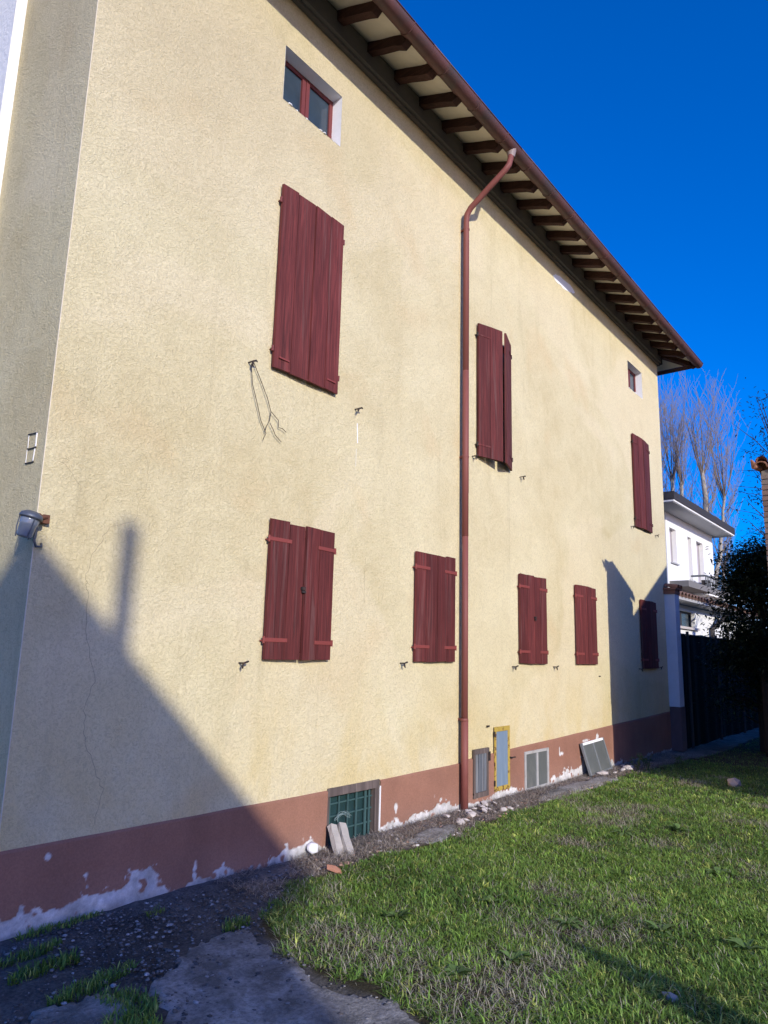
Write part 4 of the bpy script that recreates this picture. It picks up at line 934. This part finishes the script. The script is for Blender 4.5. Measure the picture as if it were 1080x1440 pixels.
# dead litter along the foot of the wall
SLABS = ([(5.62, -0.44), (5.99, -0.28), (6.36, -0.36), (6.25, -0.50), (5.86, -0.55)], [(8.3, -0.38), (8.9, -0.25), (9.8, -0.23), (10.4, -0.30), (10.35, -0.47), (9.2, -0.43), (8.5, -0.43)])
def litk(a, b): return (~(inpoly(a, b, SLABS[0]) | inpoly(a, b, SLABS[1]))) & (~lawnk(a, b)) & (fbm(a, b, 3, 3, 150) > .36) & (a > 3.7)
x, y = scatter(26000, (3.6, 14, -.62, -.02), litk); n = len(x)
lc_ = np.array([.38, .325, .27]) * rng.uniform(.5, 1.5, (n, 1))
blades(x, y, rng.uniform(.03, .10, n), rng.uniform(.002, .005, n), lc_, rng.uniform(.9, 1.5, n), 'dead_litter', GRASST, z0=gz(x, y) + .005 + rng.uniform(0, .015, n), label='brown dead grass and litter along the foot of the plinth', cat='litter')
# low weeds and moss in the shaded gravel at the left
def blob(pts):
    def f(a, b):
        r = np.zeros(a.shape, bool)
        for cx, cy, rx, ry, th in pts:
            u = (a - cx) * math.cos(th) + (b - cy) * math.sin(th); v_ = -(a - cx) * math.sin(th) + (b - cy) * math.cos(th)
            r |= (u / rx) ** 2 + (v_ / ry) ** 2 < (.3 + 1.4 * fbm(a, b, 7, 3, 160))
        return r & ~lawnk(a, b)
    return f
B = []
for px_, py_, rx, ry in ((100, 1298, .34, .06), (65, 1362, .22, .07), (130, 1385, .25, .06), (180, 1415, .10, .20), (185, 1440, .12, .16), (215, 1285, .10, .03), (330, 1300, .12, .06), (40, 1345, .2, .05), (120, 1290, .2, .07)):
    p = atg(px_, py_); B.append((p.x, p.y, rx, ry, .15))
x, y = scatter(60000, (1.4, 4.2, -2.4, -.02), blob(B)); n = len(x)
blades(x, y, rng.uniform(.02, .075, n), rng.uniform(.004, .009, n), palette(n, x, y) * .9, rng.uniform(.1, 1.0, n), 'weed_patch', GRASST, label='patches of low green weeds in the shaded gravel by the plinth', cat='weeds')

# individual leafy weeds
def leaf_quad(V, F, C, base, d, L, W, col, droop=.25):
    d = d.normalized(); side_ = d.cross(Vector((0, 0, 1))); side_ = side_.normalized() if side_.length > 1e-3 else Vector((1, 0, 0))
    n_ = len(V); p1 = base + d * L * .5 + Vector((0, 0, .02 * L)); p2 = base + d * L - Vector((0, 0, droop * L))
    V += [base, p1 + side_ * W / 2, p2, p1 - side_ * W / 2]; F.append((n_, n_ + 1, n_ + 2, n_ + 3)); C += [col] * 4
def rosette(pos, nl, L, W, name, label, group=None, upright=.35):
    V, F, C = [], [], []
    for k in range(nl):
        a_ = random.uniform(0, 6.28); d = Vector((math.cos(a_), math.sin(a_), random.uniform(.1, upright * 2)))
        c_ = np.array([.16, .26, .075]) * random.uniform(.7, 1.3); leaf_quad(V, F, C, Vector(pos) + Vector((0, 0, .0)), d, L * random.uniform(.6, 1.1), W * random.uniform(.7, 1.2), c_)
    return np_mesh(name, np.array([tuple(v) for v in V]), np.array(F), LEAFT, colors=np.array(C), label=label, category='weed', )
random.seed(44)
for px_, py_, L in ((876, 1172, .20), (955, 1168, .16), (800, 1300, .13), (720, 1350, .13), (930, 1310, .14), (690, 1270, .12), (1010, 1230, .15), (640, 1370, .12), (1050, 1335, .14), (560, 1290, .11)):
    p = atg(px_, py_); o = rosette((p.x, p.y, 0), 16, L, .045, 'leafy_weed', 'broad-leaved weed rosette growing flat in the sunlit lawn'); o['group'] = 'weed rosettes in the lawn'
def upright(pos, h, name, label, seed):
    random.seed(seed); e_ = empty(name, pos, label=label, cat='weed'); e_['group'] = 'tall weeds at the edge of the shade'
    V, F, C = [], [], []; st = MB()
    for s_ in range(4):
        b_ = Vector(pos) + Vector((random.uniform(-.06, .06), random.uniform(-.06, .06), 0)); tp = b_ + Vector((random.uniform(-.06, .06), random.uniform(-.06, .06), h * random.uniform(.7, 1)))
        st.tube([b_, (b_ + tp) / 2 + Vector((.01, 0, 0)), tp], [.005, .004, .002], 5)
        for k in range(16):
            t = random.uniform(.25, 1); a_ = random.uniform(0, 6.28); leaf_quad(V, F, C, b_.lerp(tp, t), Vector((math.cos(a_), math.sin(a_), .5)), .055, .022, np.array([.12, .19, .05]) * random.uniform(.7, 1.3))
    st.build('stem', m_plain('stem_green', (.08, .12, .04), .7, bd=0), e_)
    np_mesh('leaves', np.array([tuple(v) for v in V]), np.array(F), LEAFT, e_, colors=np.array(C))
for i, (px_, py_, h) in enumerate(((895, 1084, .26), (912, 1084, .24), (952, 1085, .22))):
    p = atg(px_, py_); upright((p.x, p.y, 0), h, 'tall_weed', 'spindly upright weed where the lawn meets the shade', 50 + i)

# ================================================================== trees
def bare_tree(base, H, seed, label, fork=False, spread=1.0):
    random.seed(seed); root = empty('bare_tree', base, label=label, cat='tree'); root['group'] = 'bare trees behind the white house'
    base = Vector(base); tr = MB(); tw = MB()
    leaders = [(base, H * .66, 0.0)] + ([(base + Vector((0, 0, H * .22)), H * .36, .32), ] if fork else [])
    for b_, L, ln in leaders:
        pts = []; rs = []; r0 = .30 if ln == 0 else .17
        for i in range(9):
            t = i / 8; pts.append(b_ + Vector((ln * L * t * (1 - t * .55) + random.uniform(-.09, .09), random.uniform(-.09, .09) - ln * L * t * .4, L * t))); rs.append(r0 * (1 - .62 * t))
        tr.tube(pts, rs, 8)
        def at(t):
            q = t * 8; i = min(7, int(q)); return pts[i].lerp(pts[i + 1], q - i)
        # side limbs
        nodes = [(random.uniform(.42, .93), False) for _ in range(15)] + [(random.uniform(.94, 1.0), True) for _ in range(15)]
        for t, crown in nodes:
            p = at(t); a_ = random.uniform(0, 6.28); Lb = H * (random.uniform(.18, .34) if crown else random.uniform(.10, .24) * (1.1 - .3 * t)) 
            out = (.14 if crown else .42) * spread; bp = [p]; br = [.034 if crown else .028]; d = Vector((math.cos(a_) * out * 1.7, math.sin(a_) * out * 1.7, .55)).normalized()
            for s_ in range(1, 7):
                d = (d + Vector((random.uniform(-.10, .10), random.uniform(-.10, .10), .30))).normalized(); bp.append(bp[-1] + d * Lb / 6); br.append(br[0] * (1 - s_ / 6.6))
            tw.tube(bp, br, 4, cap=False)
            for s_ in range(9):
                tt = random.uniform(.15, 1); q = tt * 6; i = min(5, int(q)); p2 = bp[i].lerp(bp[i + 1], q - i); a2 = random.uniform(0, 6.28)
                L2 = Lb * random.uniform(.18, .42); d2 = Vector((math.cos(a2) * .55, math.sin(a2) * .55, .8)).normalized(); p3 = p2 + d2 * L2 * .5; p4 = p3 + (d2 + Vector((0, 0, .5))).normalized() * L2 * .5
                tw.tube([p2, p3, p4], [.010, .008, .004], 3, cap=False)
                for _ in range(2):
                    a3 = random.uniform(0, 6.28); q0 = p2.lerp(p4, random.random()); tw.tube([q0, q0 + Vector((math.cos(a3) * .35, math.sin(a3) * .35, .6)) * L2 * .5], [.008, .004], 3, cap=False)
    tr.build('trunk', BARK, root, smooth=True); tw.build('crown', TWIG, root)
def tpos(px_, py_, d): p = atd(px_, py_, d); return (p.x, p.y, 0)
bare_tree(tpos(994, 760, 46), 19.6, 3, 'tall bare tree with forked pale trunk behind the white house', True, 1.0)
bare_tree(tpos(951, 760, 48), 19.8, 4, 'bare tree with knobbed pale trunk rising behind the roof ridge', False, .8)
bare_tree(tpos(962, 760, 52), 20.5, 5, 'slender bare tree standing close beside the knobbed one', False, .7)
bare_tree(tpos(929, 760, 47), 19.0, 6, 'bare tree half hidden by the farmhouse corner', False, .7)
bare_tree(tpos(1015, 760, 60), 12.5, 7, 'small bare tree low behind the white house end', False, 1.3)

def leafy(base, H, R, seed, nleaf, label, name, z0f, lw=.05, dens_top=1.0, colr=(.020, .040, .016), tips=30):
    random.seed(seed); root = empty(name, base, label=label, cat='tree'); base = Vector(base); tr = MB(); V, F, C = [], [], []
    tr.tube([base, base + Vector((.05, .03, H * .5)), base + Vector((.0, -.05, H * .9))], [.10, .07, .02], 8)
    cl = []
    for k in range(60):
        t = random.random() ** .7; zc = H * (z0f + (1 - z0f) * t); rr = R * (1 - .62 * max(0, t - .25)) * (random.random() ** .45); a_ = random.uniform(0, 6.28)
        c_ = base + Vector((math.cos(a_) * rr, math.sin(a_) * rr, zc)); cl.append(c_); s0 = base + Vector((0, 0, zc * .8)); tr.tube([s0, s0.lerp(c_, .6) + Vector((0, 0, .05)), c_], [.025, .016, .006], 4)
    for k in range(tips):
        a_ = random.uniform(0, 6.28); zc = H * random.uniform(.45, .95); s0 = base + Vector((0, 0, zc * .85)); c_ = s0 + Vector((math.cos(a_), math.sin(a_), random.uniform(-.1, .7))) * R * random.uniform(.9, 1.5)
        tr.tube([s0, s0.lerp(c_, .5) + Vector((0, 0, .08)), c_], [.014, .009, .003], 4)
        for _ in range(int(nleaf * .0035)):
            p = s0.lerp(c_, random.uniform(.45, 1)) + Vector((random.uniform(-.06, .06), random.uniform(-.06, .06), random.uniform(-.06, .06)))
            leaf_quad(V, F, C, p, Vector((random.uniform(-1, 1), random.uniform(-1, 1), random.uniform(-.4, .6))), lw * random.uniform(1, 2), lw * .6, np.array(colr) * random.uniform(.7, 1.5))
    for k in range(nleaf):
        c_ = random.choice(cl); sg = .17 * R + .05
        p = c_ + Vector((random.gauss(0, sg), random.gauss(0, sg), random.gauss(0, sg * .8)))
        leaf_quad(V, F, C, p, Vector((random.uniform(-1, 1), random.uniform(-1, 1), random.uniform(-.6, .6))), lw * random.uniform(1, 2.0), lw * random.uniform(.5, .8), np.array(colr) * random.uniform(.6, 1.6))
    tr.build('trunk', DARKBARK, root); np_mesh('crown', np.array([tuple(v) for v in V]), np.array(F), LEAFT, root, colors=np.array(C)); return root
p = atd(1070, 850, 15.4)
leafy((p.x, p.y, 0), 3.75, .78, 11, 16000, 'dark leafy evergreen in the shade beyond the brick wall', 'evergreen_bush', .40, .06, colr=(.016, .028, .012))
p = atd(1100, 700, 21)
leafy((p.x, p.y, 0), 8.6, 1.0, 12, 1500, 'tall thin tree with sparse leaves beyond the brick wall', 'sparse_tree', .45, .06, colr=(.035, .04, .02), tips=50)
# low hedge seen dark below the evergreen
p = atd(1066, 900, 16.2)
leafy((p.x, p.y, 0), 2.3, .9, 13, 5000, 'low dark shrub at the foot of the green net fence', 'evergreen_shrub', .25, .055, tips=6)
